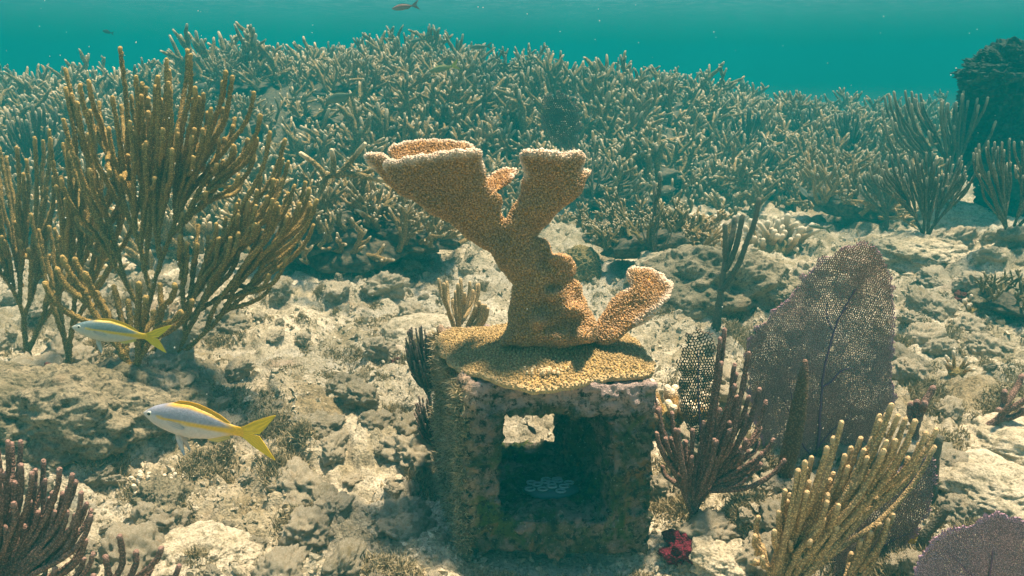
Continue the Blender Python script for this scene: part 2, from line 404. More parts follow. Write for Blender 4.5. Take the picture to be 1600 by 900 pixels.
M_ROD = coral_mat('sea_rod_olive', (.47, .31, .095), (.31, .21, .065), (.47, .31, .10), 12, 330, .003, tip_lo=.93)
M_RODT = coral_mat('sea_rod_tan', (.68, .47, .23), (.53, .37, .17), (.68, .47, .23), 14, 330, .0025, tip_lo=.93)
M_RODP = coral_mat('sea_rod_purple', (.34, .20, .145), (.21, .125, .095), (.34, .20, .15), 16, 330, .003, tip_lo=.95)
M_RODF = coral_mat('sea_rod_far', (.21, .17, .10), (.13, .115, .075), (.42, .36, .24), 8, 200, .003, tip_lo=.85)
M_DARK = coral_mat('sea_rod_dark', (.14, .125, .085), (.09, .085, .06), (.18, .15, .10), 20, 250, .003)
M_FAN = coral_mat('fan_mesh', (.60, .38, .31), (.48, .31, .25), (.54, .29, .36), 7, 500, .001, tip_lo=.75)
M_FAND = coral_mat('fan_mesh_dark', (.20, .13, .08), (.13, .09, .06), (.28, .19, .13), 9, 500, .001, tip_lo=.7)
M_FANP = coral_mat('fan_mesh_violet', (.66, .40, .42), (.54, .34, .34), (.58, .34, .46), 7, 500, .001, tip_lo=.75)
M_VEIN = plain('fan_vein', (.20, .10, .15), .8, .1)
M_ELK = coral_mat('elkhorn', (.60, .30, .07), (.38, .205, .055), (.88, .73, .56), 9, 260, .003, tip_lo=.0)
M_CRUST = coral_mat('elkhorn_crust', (.48, .32, .12), (.36, .25, .095), (.62, .47, .26), 7, 260, .003, tip_lo=.0)
M_FING = coral_mat('finger_coral', (.50, .31, .11), (.40, .24, .08), (.78, .66, .46), 20, 260, .003, tip_lo=.6)
M_KNOB = coral_mat('knob_coral', (.36, .27, .10), (.24, .19, .08), None, 20, 260, .003)
M_RED = coral_mat('red_crust', (.17, .012, .032), (.09, .008, .02), None, 30, 300, .003)
M_RED2 = coral_mat('dull_red_crust', (.17, .045, .04), (.11, .05, .04), None, 30, 300, .003)
M_PLUME = coral_mat('plume', (.15, .10, .075), (.10, .07, .055), (.24, .17, .13), 20, 400, .001, tip_lo=.7)
M_TURF = coral_mat('algal_turf', (.42, .32, .16), (.30, .24, .12), (.54, .44, .26), 5, 300, .001, tip_lo=.5)
M_BLADE = coral_mat('brown_blade', (.30, .18, .09), (.21, .125, .07), (.40, .22, .19), 9, 300, .003, tip_lo=.6)

# ------------------------------------------------------------------ the concrete block
BF = 1.22
def blk(px, py, Y): return at(px, py, Y)
FL = np.array([-.078, BF, 0]); FR = np.array([.232, BF - .01, 0]); BL = np.array([-.142, BF + .285, 0]); BR = np.array([.182, BF + .285, 0])
ZT, ZB = .335, .022
def bpt(u, v, z): return (FL * (1 - u) + FR * u) * (1 - v) + (BL * (1 - u) + BR * u) * v + np.array([0, 0, z])
def build_block():
    mb = MB()
    def hexa(u0, u1, v0, v1, z0, z1):
        P = [bpt(u, v, z) for z in (z0, z1) for v in (v0, v1) for u in (u0, u1)]
        mb.add(P, None, [(0, 2, 3, 1), (4, 5, 7, 6), (0, 1, 5, 4), (2, 6, 7, 3), (0, 4, 6, 2), (1, 3, 7, 5)])
    H = ZT - ZB
    hexa(0, .185, 0, 1, ZB, ZT); hexa(.80, 1, 0, 1, ZB, ZT)
    hexa(.01, .99, .0, 1, ZT - .058, ZT - .001); hexa(.01, .99, .0, 1, ZB + .001, ZB + .062)
    hexa(.70, .99, .55, .99, ZB + .01, ZT - .01)              # web of the block at the back, right of the rear opening
    hexa(.02, .98, .80, .99, ZB + .01, ZB + .070)
    # rounded inner corners
    for u in (.17, .79):
        for z in (ZB + .055, ZT - .062): hexa(u - .02, u + .035, .01, .98, z - .012, z + .016)
    V, T, Q, _ = mb.arrays()
    V, T = remesh(V, T, Q, .0034, 3)
    Nn = vnormals(V, T)
    d = fbm(V * 26, 4, 5, .6) * .005 + np.maximum(0, fbm(V * 60, 3, 6, .6)) * .0095 - np.maximum(0, vnoise(V * 85, 16)) * .005 + .008 * np.maximum(0, vnoise(V * 13, 8) - .1)
    V = V + Nn * d[:, None]
    m, t, b = newmat('concrete_crust'); co = ocoord(t, True)
    n1 = noise(t, 13, 6, .75, co, .4); n2 = noise(t, 60, 5, .75, co); n3 = noise(t, 8, 5, .7, co, .5); n4 = noise(t, 190, 3, .7, co); n5 = noise(t, 10.5, 4, .7, co, .8)
    c = mixc(t, ramp(t, n1, [(.44, (0, 0, 0)), (.56, (1, 1, 1))]), (.05, .06, .025), (.20, .15, .12))
    c = mixc(t, ramp(t, n3, [(.53, (0, 0, 0)), (.60, (1, 1, 1))]), c, (.06, .09, .02))
    c = mixc(t, ramp(t, n5, [(.58, (0, 0, 0)), (.66, (1, 1, 1))]), c, (.19, .10, .035))
    sp = N(t, 'ShaderNodeSeparateXYZ'); t.links.new(co, sp.inputs[0])
    zz = N(t, 'ShaderNodeMath', operation='MULTIPLY_ADD'); t.links.new(n1, zz.inputs[0]); zz.inputs[1].default_value = .22; t.links.new(sp.outputs[2], zz.inputs[2])
    c = mixc(t, ramp(t, zz.outputs[0], [(.395, (0, 0, 0)), (.425, (.85, .85, .85))]), c, (.42, .31, .27))
    xx = N(t, 'ShaderNodeMath', operation='MULTIPLY_ADD'); t.links.new(n1, xx.inputs[0]); xx.inputs[1].default_value = -.10; t.links.new(sp.outputs[0], xx.inputs[2])
    xs = N(t, 'ShaderNodeMath', operation='ADD'); t.links.new(xx.outputs[0], xs.inputs[0]); xs.inputs[1].default_value = .5
    c = mixc(t, ramp(t, xs.outputs[0], [(.375, (.8, .8, .8)), (.395, (0, 0, 0))]), c, (.36, .25, .15))
    c = mixc(t, ramp(t, n2, [(.40, (1, 1, 1)), (.50, (0, 0, 0))]), c, (.018, .022, .014))
    c = mixc(t, ramp(t, n4, [(.62, (0, 0, 0)), (.74, (.8, .8, .8))]), c, (.42, .40, .33))
    t.links.new(c, b.inputs['Base Color']); ad = N(t, 'ShaderNodeMath', operation='ADD'); t.links.new(n2, ad.inputs[0]); t.links.new(n4, ad.inputs[1]); bump(t, b, ad.outputs[0], .008, .9)
    o = obj('concrete_block', V, T, None, m, origin=bpt(.5, .5, ZB))
    tag(o, 'square hollow concrete block overgrown with dark algae, carrying the elkhorn coral', 'block')
build_block()

def build_honeycomb():
    c0 = at(860, 806, 1.31); c0[2] = ZB + .070
    t_ = thing('star_coral', 'small blue grey coral disc of ring shaped cups on the floor of the hollow block', 'coral', c0)
    mb = MB(); mb2 = MB()
    V, T = ico(3); V = V * np.array([.05, .028, .012]); V += vnormals(V, T) * (.002 * fbm(V * 90, 3, 2))[:, None]; mb.add(V + c0, T)
    mb.build('colony_base', plain('cup_base', (.05, .10, .12), .7), t_)
    for k in range(13):
        a = k * 2.39996; r = .0125 * math.sqrt(k); x = c0[0] + r * math.cos(a) ; y = c0[1] + r * .58 * math.sin(a)
        z = c0[2] + .012 * math.sqrt(max(0, 1 - (r / .052) ** 2)) + .001
        th = np.linspace(0, 2 * math.pi, 19); P = np.stack([x + .0082 * np.cos(th), y + .0056 * np.sin(th), z + 0 * th], 1)
        q = MB(); tube(q, P, .0018, 6, .15, cap=False); q.build('cup', plain('cup_rim', (.22, .32, .33), .7) if k == 0 else bpy.data.materials['cup_rim'], t_)
build_honeycomb()

# ------------------------------------------------------------------ elkhorn coral
EY = 1.33                                        # depth of its trunk
def P3(px, py, dy=0.0): return at(px, py, EY + dy)
S1 = 1.0 / F * 1.40                               # metres per photograph pixel at the trunk
def loft(mb, secs):
    """secs: (px, py, dy, half width in px, direction of the width in degrees, half thickness m, yaw of the width out of the picture in degrees)"""
    out = []; n = len(secs); secs = np.array(secs, float)
    tt = np.linspace(0, n - 1, (n - 1) * 5 + 1); I = np.arange(n)
    # smooth interpolation
    def ip(c):
        try:
            m_ = np.gradient(c); res = []
            for t in tt:
                i = min(int(t), n - 2); u = t - i; h = u * u * (3 - 2 * u)
                res.append((2*u**3-3*u**2+1)*c[i] + (u**3-2*u**2+u)*m_[i] + (-2*u**3+3*u**2)*c[i+1] + (u**3-u**2)*m_[i+1])
            return np.array(res)
        except Exception: return np.interp(tt, I, c)
    A = np.stack([ip(secs[:, k]) for k in range(7)], 1)
    cs = np.array([P3(a[0], a[1], a[2]) for a in A]); tg = np.gradient(cs, axis=0); tg /= np.linalg.norm(tg, axis=1)[:, None]
    res = []
    for a, c, t in zip(A, cs, tg):
        an, yaw = R(a[4]), R(a[6])
        wv = np.array([math.cos(an) * math.cos(yaw), math.sin(yaw), math.sin(an) * math.cos(yaw)])
        wv = wv - t * np.dot(wv, t) * .35; wv /= np.linalg.norm(wv)
        tv = np.cross(wv, t); tv /= np.linalg.norm(tv)
        res.append((c, wv * a[3] * S1, tv * a[5]))
    ribbed_ring_loft(mb, res); return res
def build_elkhorn():
    root = thing('elkhorn_coral', 'large orange brown elkhorn coral with flat pale edged blades on top of the concrete block', 'coral', bpt(.55, .55, ZT + .005))
    def cr(L): return [(x / 2.727 + 550, y / 2.727 + 190) for x, y in L]
    def plate(mb, poly, dyf, tf, soft=16.):
        """a slab with the given outline: dyf gives its distance and tf its half thickness at each point"""
        poly = np.array(poly, float); g = 2.0; x0, y0 = poly.min(0) - 3; x1, y1 = poly.max(0) + 3
        xs = np.arange(x0, x1, g); ys = np.arange(y0, y1, g); YY, XX = np.meshgrid(ys, xs, indexing='ij'); s_ = XX.shape
        fx, fy = XX.ravel(), YY.ravel(); ins = inside(fx, fy, poly); dist = np.full(len(fx), 1e9)
        for p, q in zip(poly, np.roll(poly, -1, 0)):
            e = q - p; L2 = (e ** 2).sum() + 1e-9; t = np.clip(((fx - p[0]) * e[0] + (fy - p[1]) * e[1]) / L2, 0, 1)
            dist = np.minimum(dist, np.hypot(fx - p[0] - t * e[0], fy - p[1] - t * e[1]))
        dist = np.where(ins, dist, 0)
        th = tf(fx, fy) * np.sqrt(np.clip(dist / soft, 0, 1) * (2 - np.clip(dist / soft, 0, 1))) + .0004
        dy = dyf(fx, fy); A_ = at(fx, fy, EY + dy - th); B_ = at(fx, fy, EY + dy + th)
        ny, nx = s_; n = ny * nx; ii = np.arange(ny - 1)[:, None] * nx; jj = np.arange(nx - 1)[None]; cells = np.stack([ii + jj, ii + jj + 1, ii + nx + jj + 1, ii + nx + jj], -1).reshape(-1, 4)
        ok = ins[cells].all(1); cells = cells[ok]
        E = np.concatenate([cells[:, [0, 1]], cells[:, [1, 2]], cells[:, [2, 3]], cells[:, [3, 0]]]); key = E[:, 0] * n + E[:, 1]; rk = E[:, 1] * n + E[:, 0]
        bd = E[~np.isin(key, rk)]; rim = np.stack([bd[:, 1], bd[:, 0], bd[:, 0] + n, bd[:, 1] + n], -1)
        Q = np.concatenate([cells, cells[:, ::-1] + n, rim]); used, inv = np.unique(Q, return_inverse=True)
        W = np.concatenate([A_, B_])[used]; mb.add(W, None, inv.reshape(-1, 4)); return W
    li = lambda v, a, b, p, q: np.interp(v, [a, b], [p, q]) if a < b else np.interp(v, [b, a], [q, p])
    LEFT = cr([(130,188),(142,166),(170,160),(200,164),(235,150),(262,154),(300,138),(335,142),(372,126),(410,132),(440,120),(480,126),(512,114),(545,116),(560,135),(556,165),(562,205),(563,250),(578,290),(612,308),(636,340),(632,380),(650,418),(672,442),(760,470),(775,520),(720,560),(690,640),(660,640),(625,612),(608,575),(580,543),(530,520),(482,490),(450,452),(410,412),(330,372),(250,322),(190,272),(150,226)])
    RIGHT = cr([(650,460),(662,430),(690,370),(730,330),(740,300),(736,262),(744,225),(732,190),(716,155),(722,126),(745,114),(775,126),(802,118),(838,132),(866,124),(900,136),(930,124),(965,122),(990,138),(996,165),(978,190),(965,205),(990,206),(1005,194),(1026,204),(1018,228),(992,248),(984,285),(945,332),(890,378),(842,412),(802,450),(776,482),(772,520),(700,540)])
    BACK = cr([(140,132),(148,108),(175,92),(205,98),(232,86),(262,90),(296,72),(325,78),(352,70),(392,84),(415,76),(450,92),(480,92),(512,104),(520,150),(540,260),(520,350),(470,420),(400,380),(300,260),(200,190)])
    SIDE = cr([(52,152),(70,136),(100,140),(130,134),(165,170),(240,250),(340,340),(440,430),(420,432),(330,378),(240,322),(160,262),(110,216),(75,180)])
    BEH = cr([(540,270),(580,226),(612,204),(648,196),(662,188),(686,196),(708,186),(714,208),(704,232),(672,262),(644,296),(618,306),(600,340),(545,340)])
    LOW = cr([(1000,930),(1030,880),(1062,832),(1092,786),(1140,742),(1172,722),(1188,692),(1172,660),(1176,634),(1200,624),(1232,634),(1262,628),(1296,646),(1326,652),(1340,680),(1366,686),(1380,704),(1352,752),(1310,802),(1252,848),(1196,880),(1140,925),(1060,960)])
    KNOB = cr([(740,470),(772,500),(796,510),(822,504),(842,536),(852,572),(888,566),(928,578),(948,612),(950,648),(928,672),(956,676),(976,704),(974,744),(998,778),(1008,826),(1030,862),(1044,915),(1030,950),(860,960),(760,900),(740,700)])
    TRUNK = cr([(600,520),(770,470),(782,520),(800,600),(860,680),(900,800),(960,960),(640,965),(630,930),(655,890),(668,850),(678,800),(686,740),(692,690),(662,655),(625,615),(606,570)])
    wob = lambda x, y, s: .010 * vnoise(np.stack([x / 30, y / 30, 0 * x + s], -1), 55)
    def dleft(x, y): return li(y, 370, 235, 0, -.085) + .035 * ((x - 690) / 80.) ** 2 * li(y, 330, 240, 0, 1) + wob(x, y, 1)
    def dright(x, y): return li(y, 370, 240, 0, -.06) + .03 * ((x - 865) / 50.) ** 2 * li(y, 320, 250, 0, 1) + wob(x, y, 2)
    def dback(x, y): return li(y, 350, 215, .01, .14) + wob(x, y, 3)
    def dbeh(x, y): return li(y, 300, 262, .02, .09) + wob(x, y, 4)
    def dside(x, y): return li(x, 700, 580, .01, .05)
    def dlow(x, y): u = (x - 940) / 110.; v = (520 - y) / 90.; return .075 * v - .05 * u + .05 * np.maximum(0, u - v * .35 - .42) * -1.8 + wob(x, y, 5)
    def dknob(x, y): return -.006 - .045 * np.maximum(0, vnoise(np.stack([x / 24, y / 21, 0 * x], -1), 66)) - li(y, 480, 530, 0, .012)
    parts = {'trunk': [(TRUNK, lambda x, y: 0 * x + li(y, 500, 545, .0, -.012), lambda x, y: li(y, 350, 420, .026, .034) + li(y, 480, 540, 0, .022), 26.), (KNOB, dknob, lambda x, y: .026 + .014 * vnoise(np.stack([x / 16, y / 16, 0 * x], -1), 67) + li(y, 470, 530, 0, .02), 12.)],
             'left': [(LEFT, dleft, lambda x, y: li(y, 240, 370, .0085, .026), 12.), (SIDE, dside, lambda x, y: .010 + 0 * x, 8.)],
             'back': [(BACK, dback, lambda x, y: li(y, 220, 340, .008, .016), 9.)],
             'right': [(RIGHT, dright, lambda x, y: li(y, 240, 370, .0085, .026), 12.)],
             'behind': [(BEH, dbeh, lambda x, y: .008 + 0 * x, 8.)],
             'low': [(LOW, dlow, lambda x, y: li(y, 430, 530, .0085, .016), 9.)]}
    allmb = MB(); cents = {}; rims = []
    for k, ls in parts.items():
        cents[k] = []
        for poly, dyf, tf, soft in ls:
            W = plate(allmb, poly, dyf, tf, soft); cents[k] += list(W[::12])
            if k == 'trunk': continue
            P2 = np.array(poly); P2 = smooth_path(np.c_[np.concatenate([P2, P2[:1]]), np.zeros(len(P2) + 1)], 3)[:, :2]
            lim = {'left': 262, 'right': 272, 'back': 236, 'behind': 278, 'low': 452}[k]
            sel = (P2[:, 1] < lim) | ((k == 'low') & (P2[:, 0] > 1000)); P2 = P2[sel]; Rr = at(P2[:, 0], P2[:, 1], EY + dyf(P2[:, 0], P2[:, 1])); rims += list(Rr)
    V, T, Q, _ = allmb.arrays()
    V, T = remesh(V, T, Q, .0040, 5)
    Nn = vnormals(V, T)
    V = V + Nn * (.0055 * vnoise(V * 22, 4) + .0035 * vnoise(V * 48, 14))[:, None]
    Nn = vnormals(V, T)
    rims = np.array(rims)
    def rimdist(Pp):
        out = np.empty(len(Pp))
        for i in range(0, len(Pp), 4000): out[i:i + 4000] = np.sqrt(((Pp[i:i + 4000, None, :] - rims[None]) ** 2).sum(-1)).min(1)
        return out
    tip = np.clip(1 - rimdist(V) / .018, 0, 1) ** 1.3 * .55
    keys = list(parts); C = np.concatenate([np.array(cents[k]) for k in keys]); cid = np.concatenate([np.full(len(cents[k]), i) for i, k in enumerate(keys)])
    fc = V[T].mean(1); lab = np.empty(len(fc), int)
    for i in range(0, len(fc), 3000): lab[i:i + 3000] = cid[((fc[i:i + 3000, None, :] - C[None]) ** 2).sum(-1).argmin(1)]
    def polyps(PV, PN, size, hgt, tp, mb):
        n = len(PV); up = PN * .75 + np.array([0, -.05, .55]) ; up /= np.linalg.norm(up, axis=1)[:, None]
        a = np.cross(up, rng.randn(n, 3)); a /= np.linalg.norm(a, axis=1)[:, None]; b = np.cross(up, a)
        s = size * (.7 + .6 * rng.rand(n)); h = hgt * (.6 + .8 * rng.rand(n))
        k = 5; an = np.arange(k) / k * 2 * math.pi
        ring = lambda sc, hh: PV[:, None] + (np.cos(an)[None, :, None] * a[:, None] + np.sin(an)[None, :, None] * b[:, None]) * (s * sc)[:, None, None] + (up * (h * hh)[:, None])[:, None]
        W = np.concatenate([ring(1.0, -.25), ring(.72, .75), (PV + up * h[:, None])[:, None]], 1)
        base = np.arange(n)[:, None, None] * (2 * k + 1); j = np.arange(k); jn = (j + 1) % k
        Qd = np.stack([j, jn, jn + k, j + k], -1)[None] + base; Td = np.stack([j + k, jn + k, np.full(k, 2 * k)], -1)[None] + base
        A = np.concatenate([np.repeat(tp[:, None] * 1.0, k, 1), np.repeat(np.minimum(1, tp + .16)[:, None], k, 1), np.minimum(1, tp + .18)[:, None]], 1)
        mb.add(W.reshape(-1, 3), Td.reshape(-1, 3), Qd.reshape(-1, 4), A.ravel())
    def sample(Vv, Tt, n):
        ar = np.linalg.norm(np.cross(Vv[Tt[:, 1]] - Vv[Tt[:, 0]], Vv[Tt[:, 2]] - Vv[Tt[:, 0]]), axis=1) / 2
        n = n if n > 1 else int(ar.sum() * n * 1e6)
        # low-discrepancy picks along the cumulative area
        cu = np.cumsum(ar); q = (np.arange(n) + rng.rand(n)) / n * cu[-1]; f = np.searchsorted(cu, q); f = np.minimum(f, len(Tt) - 1)
        u, v = rng.rand(n), rng.rand(n); fl = u + v > 1; u[fl], v[fl] = 1 - u[fl], 1 - v[fl]
        return (Vv[Tt[f, 0]] * (1 - u - v)[:, None] + Vv[Tt[f, 1]] * u[:, None] + Vv[Tt[f, 2]] * v[:, None]), f
    for i, k in enumerate(keys):
        Tk = T[lab == i]
        if not len(Tk): continue
        used, inv = np.unique(Tk, return_inverse=True)
        mb = MB(); mb.add(V[used], inv.reshape(-1, 3), None, tip[used])
        PP, f = sample(V, Tk, .125)
        Pn = Nn[Tk[f]].mean(1)
        rd = rimdist(PP); tp = np.clip(1 - rd / .016, 0, 1) ** 1.2 * .72
        polyps(PP, Pn, (.0017 + .0005 * (tp > .2)), .0034, tp, mb)
        o = mb.build('trunk' if k == 'trunk' else 'blade', M_ELK, root)
        if k in ('left', 'right', 'low', 'back'):
            o['label'] = {'left': 'broad brown left blade with pale rim', 'right': 'square topped right blade of the fork', 'low': 'small orange blade low on the right side', 'back': 'pale topped blade behind the broad left one'}[k]
    # crust that spreads over the top of the block
    out = [(684, 530), (692, 519), (730, 515), (780, 511), (840, 506), (900, 508), (950, 514), (982, 523), (1000, 545), (1026, 575), (1022, 585), (985, 588), (945, 590), (915, 595), (885, 602), (850, 607), (815, 603), (780, 596), (745, 588), (715, 581), (700, 566), (690, 552)]
    def top(px, py, z=ZT + .0065):
        d = ray(px, py); return np.array([0, 0, CZ]) + d * ((z - CZ) / d[2])
    pl = np.array([top(*p) for p in out]); pl = smooth_path(np.concatenate([pl, pl[:1]]), .006)[:-1]; cen = pl.mean(0); pl = cen + (pl - cen) * (1 + .030 * vnoise(pl * 38, 71) + .018 * vnoise(pl * 90, 72))[:, None]
    K = 44; fr = np.linspace(0, 1, K); rows = []; tips_ = []
    for f in fr:
        Pm = cen + (pl - cen) * f
        d = np.array([[0, 0, 1.]]) * (.016 * (1 - f ** 2.5) + .050 * math.exp(-(f / .30) ** 2)) 
        rows.append(Pm + d + np.array([0, 0, .003])); 
    n = len(pl)
    for dz, ins in ((-.004, 1.006), (-.008, 1.0), (-.010, .96)):
        rows.append(cen + (pl - cen) * ins + np.array([0, 0, dz + .003])); 
    # droop over the front edge
    V = np.concatenate(rows); V[:, 2] += .0035 * vnoise(V * 18, 31) + .002 * vnoise(V * 45, 32)
    fr_ = V[:, 1] < BF + .004; V[fr_, 2] -= (BF + .004 - V[fr_, 1]) * .15
    Kt = len(rows); i = np.arange(Kt - 1)[:, None] * n; j = np.arange(n)[None, :]; k = (j + 1) % n
    Q = np.stack([i + j, i + k, i + n + k, i + n + j], -1).reshape(-1, 4)
    edge = np.concatenate([np.full(n, max(0, (f - .93) / .07) * .45) for f in fr] + [np.full(n, .5)] * 3)
    mb = MB(); mb.add(V, None, Q, edge)
    Tq = np.concatenate([Q[:, [0, 1, 2]], Q[:, [0, 2, 3]]]); fc = np.arange(len(Tq)); Nn2 = vnormals(V, Tq)
    if Nn2[: n * 20, 2].mean() < 0: Nn2 = -Nn2
    keep = Tq[(Tq // n).max(1) < K + 1]
    PP, f = sample(V, keep, 6200); tp = np.clip((np.take(edge, keep[f][:, 0])), 0, 1) * .6 + .06
    polyps(PP, Nn2[keep[f]].mean(1), (.0021), .0032, tp, mb)
    PP2 = top(860, 592) + np.stack([rng.randn(40) * .016, rng.randn(40) * .006, np.full(40, .012)], 1)
    polyps(PP2, np.tile([[0, -.3, 1.]], (40, 1)), .003, .006, np.full(40, .8), mb)
    o = mb.build('base_crust', M_CRUST, root); o['label'] = 'olive and tan crust spread over the block top'
build_elkhorn()
# ------------------------------------------------------------------ sea rods
def grow(p, d, tips, ang, spread=(.22, .42), rg=rng):
    """branches of a bush: list of polylines, the first is the stem"""
    out = []
    def rec(path, d, idx):
        p = path[-1]; T = tips[idx]
        if len(idx) == 1:
            L = np.linalg.norm(T[0] - p); e = endd[idx[0]]
            c1 = p + d * L * .35; c2 = T[0] - e * L * .42
            for t in (.15, .3, .45, .6, .75, .88, 1.0):
                path.append((1-t)**3*p + 3*(1-t)**2*t*c1 + 3*(1-t)*t*t*c2 + t**3*T[0])
            out.append(path); return
        a = ang[idx]; o = np.argsort(a); idx = idx[o]; n = len(idx)
        if n == 2: k = 1
        else:
            gaps = np.diff(ang[idx]) + .004; w = gaps * (.15 + np.minimum(np.arange(1, n), n - np.arange(1, n)) ** .6); k = 1 + rg.choice(n - 1, p=w / w.sum())
        A, B = idx[:k], idx[k:]
        if len(A) < len(B): A, B = B, A
        first = None
        c = tips[idx].mean(0); D = np.linalg.norm(tips[idx] - p, axis=1).min()
        dd = c - p; dd /= np.linalg.norm(dd); nd = d * .45 + dd * .55; nd /= np.linalg.norm(nd)
        node = p + nd * D * rg.uniform(*spread) * (1.15 if n > 10 else 1)
        path.append(node)
        g = []
        for I in (A, B):
            ci = tips[I].mean(0) - node; ci /= np.linalg.norm(ci); v = nd * .35 + ci * .65; g.append(v / np.linalg.norm(v))
        br = [node.copy()]
        rec(path, g[0], A)
        # the side branch leaves sideways and then turns up
        side = g[1] - g[0] * np.dot(g[1], g[0]); side /= np.linalg.norm(side) + 1e-6
        v = g[1] * .8 + side * .35; rec(br, v / np.linalg.norm(v), B)
    endd = []
    m = tips.mean(0)
    for t in tips:
        e = np.array([0, 0, 1.]) * .8 + (t - p) / np.linalg.norm(t - p) * .5; endd.append(e / np.linalg.norm(e))
    tips = np.asarray(tips); ang = np.asarray(ang)
    rec([np.asarray(p, float)], np.asarray(d, float) / np.linalg.norm(d), np.arange(len(tips)))
    return out
DBG = []
def sea_rod(name, label, base_px, tips_px, Y, r, m, cat='sea rod', group=None, spread=(.22, .42), dY=.12, sides=8, step=.006, rough=.16, parts=True, up=(0, 0, 1), taper=1.0, sink=.02, seed=1, foot=1.6, base=None):
    rg = np.random.RandomState(seed)
    b = at(*base_px, Y)
    if b[2] - hz(b[0], b[1]) > .035:
        b = ground(*base_px); r = r * b[1] / Y; dY = dY * b[1] / Y; Y = float(b[1])
    tp = np.array(tips_px, float); T = at(tp[:, 0], tp[:, 1], Y + (rg.rand(len(tp)) * 2 - 1) * dY)
    a = np.arctan2(tp[:, 0] - base_px[0], base_px[1] - tp[:, 1])
    paths = grow(b, up, T, a, spread, rg)
    gz = hz(b[0], b[1]); b0 = np.array([b[0] - .004, b[1], min(gz, b[2]) - sink if gz > b[2] - .25 else b[2] - sink]); DBG.append((label[:40], round(float(b[2] - gz), 3)))
    root = thing(name, label, cat, b0, group) if parts else None
    Ltot = [len(q) for q in paths]; mbs = []
    whole = MB(); order = sorted(range(len(paths)), key=lambda i: np.linalg.norm(paths[i][0] - b))
    for rank, i in enumerate(order):
        P = paths[i]
        if rank == 0: P = [b0] + P
        P = smooth_path(P, step); n = len(P); s = np.linspace(0, 1, n)
        # wiggle
        P = P + np.stack([vnoise(P * 14 + i, seed), vnoise(P * 14 + i, seed + 1), 0 * s], 1) * (.006 * np.sin(np.pi * s))[:, None]
        h = np.linalg.norm(P - b, axis=1); H = np.linalg.norm(T - b, axis=1).mean()
        rr = r * (1 + (foot - 1) * np.clip(1 - h / (H * .45), 0, 1) ** 1.3) * (1 - .18 * s * taper) * (1.0 if rank == 0 else .97)
        if rank == 0: rr = rr * (1 + .9 * np.exp(-np.linspace(0, 1, n) * 22))
        q = MB() if parts else whole
        tube(q, P, rr, sides, rough, tip=s)
        if parts: q.build('stem' if rank == 0 else 'branch', m, root)
    if parts: return root
    o = whole.build(name, m, origin=b0); tag(o, label, cat, group); return o
def jit(L, s=3): return [(x + rng.randn() * s, y + rng.randn() * s) for x, y in L]
def fan_tips(base, a0, a1, n, r0, r1, squash=1.0):
    out = []
    for i in range(n):
        a = R(a0 + (a1 - a0) * (i + rng.rand() * .9) / n); rr = r0 + (r1 - r0) * rng.rand() ** .6
        out.append((base[0] + math.sin(a) * rr * squash, base[1] - math.cos(a) * rr))
    return out

BIG = [(188,75),(293,78),(298,86),(260,93),(265,110),(102,108),(212,120),(247,120),(125,133),(103,138),(138,127),(222,130),(228,137),(243,135),(140,173),(305,147),(305,137),(318,147),(353,112),(348,128),(363,120),(358,153),(397,145),(422,207),(445,218),(397,213),(402,217),(277,202),(367,237),(283,207),(367,185),(205,150),(190,165),(155,160),(232,175),(330,170),(385,238),(300,215),(170,200)]
sea_rod('sea_rod', 'tallest olive brown sea rod, its long branches rising behind the two yellow tailed fish', (222, 632), BIG + [(x + rng.randn() * 9, y + 18 + rng.rand() * 75) for x, y in BIG[::1]] + [(x + rng.randn() * 14, y + 30 + rng.rand() * 120) for x, y in BIG] + [(x + rng.randn() * 18, y + 90 + rng.rand() * 130) for x, y in BIG[::2]], 1.76, .0052, M_ROD, dY=.13, seed=3, spread=(.16, .34), foot=1.5, rough=.34, step=.0048)
RF = [(442,280),(433,282),(427,290),(477,285),(483,295),(495,313),(402,298),(388,317),(450,302),(460,290),(285,333),(353,340),(423,445),(388,422),(330,377),(292,380),(350,413),(416,330),(372,330),(338,350),(468,318),(310,352),(360,372),(405,350)]
sea_rod('sea_rod', 'olive sea rod leaning right over the pale rubble, sharing a rock with the tallest one', (246, 628), RF + [(x - 6 + rng.randn() * 8, y + 15 + rng.rand() * 45) for x, y in RF + RF if y < 360], 1.70, .0048, M_ROD, dY=.10, seed=8, spread=(.16, .34), up=(.35, 0, 1), foot=1.4, rough=.34, step=.0048)
SF = [(70,443),(89,420),(98,402),(117,405),(133,427),(152,457),(178,448),(217,443),(240,487),(273,445),(282,487),(250,445),(160,470),(200,470),(228,465),(300,470)]
sea_rod('sea_rod', 'short stubby sea rod just behind the upper fish, tips at the height of its back', (218, 628), SF, 1.60, .0066, M_ROD, dY=.05, seed=12, spread=(.2, .4), up=(-.2, 0, 1), foot=1.5, rough=.34, step=.0048)
L1 = [(x, y) for x, y in zip(np.linspace(-80, 140, 58) + rng.randn(58) * 8, 200 + 200 * rng.rand(58))]
sea_rod('sea_rod', 'dense dark olive sea rod at the left edge, rooted above the bare sand', (48, 592), L1, 2.0, .0052, M_ROD, dY=.14, seed=21, spread=(.14, .32), foot=1.45, rough=.34, step=.0048)
L2 = [(x, y) for x, y in zip(np.linspace(60, 215, 34) + rng.randn(34) * 8, 200 + 190 * rng.rand(34))]
sea_rod('sea_rod', 'olive sea rod standing between the left edge one and the tallest one', (108, 588), L2, 1.90, .0052, M_ROD, dY=.12, seed=23, spread=(.14, .32), foot=1.45, rough=.34, step=.0048)
L3 = [(x, y) for x, y in zip(np.linspace(-160, -5, 16) + rng.randn(16) * 8, 330 + 120 * rng.rand(16))]
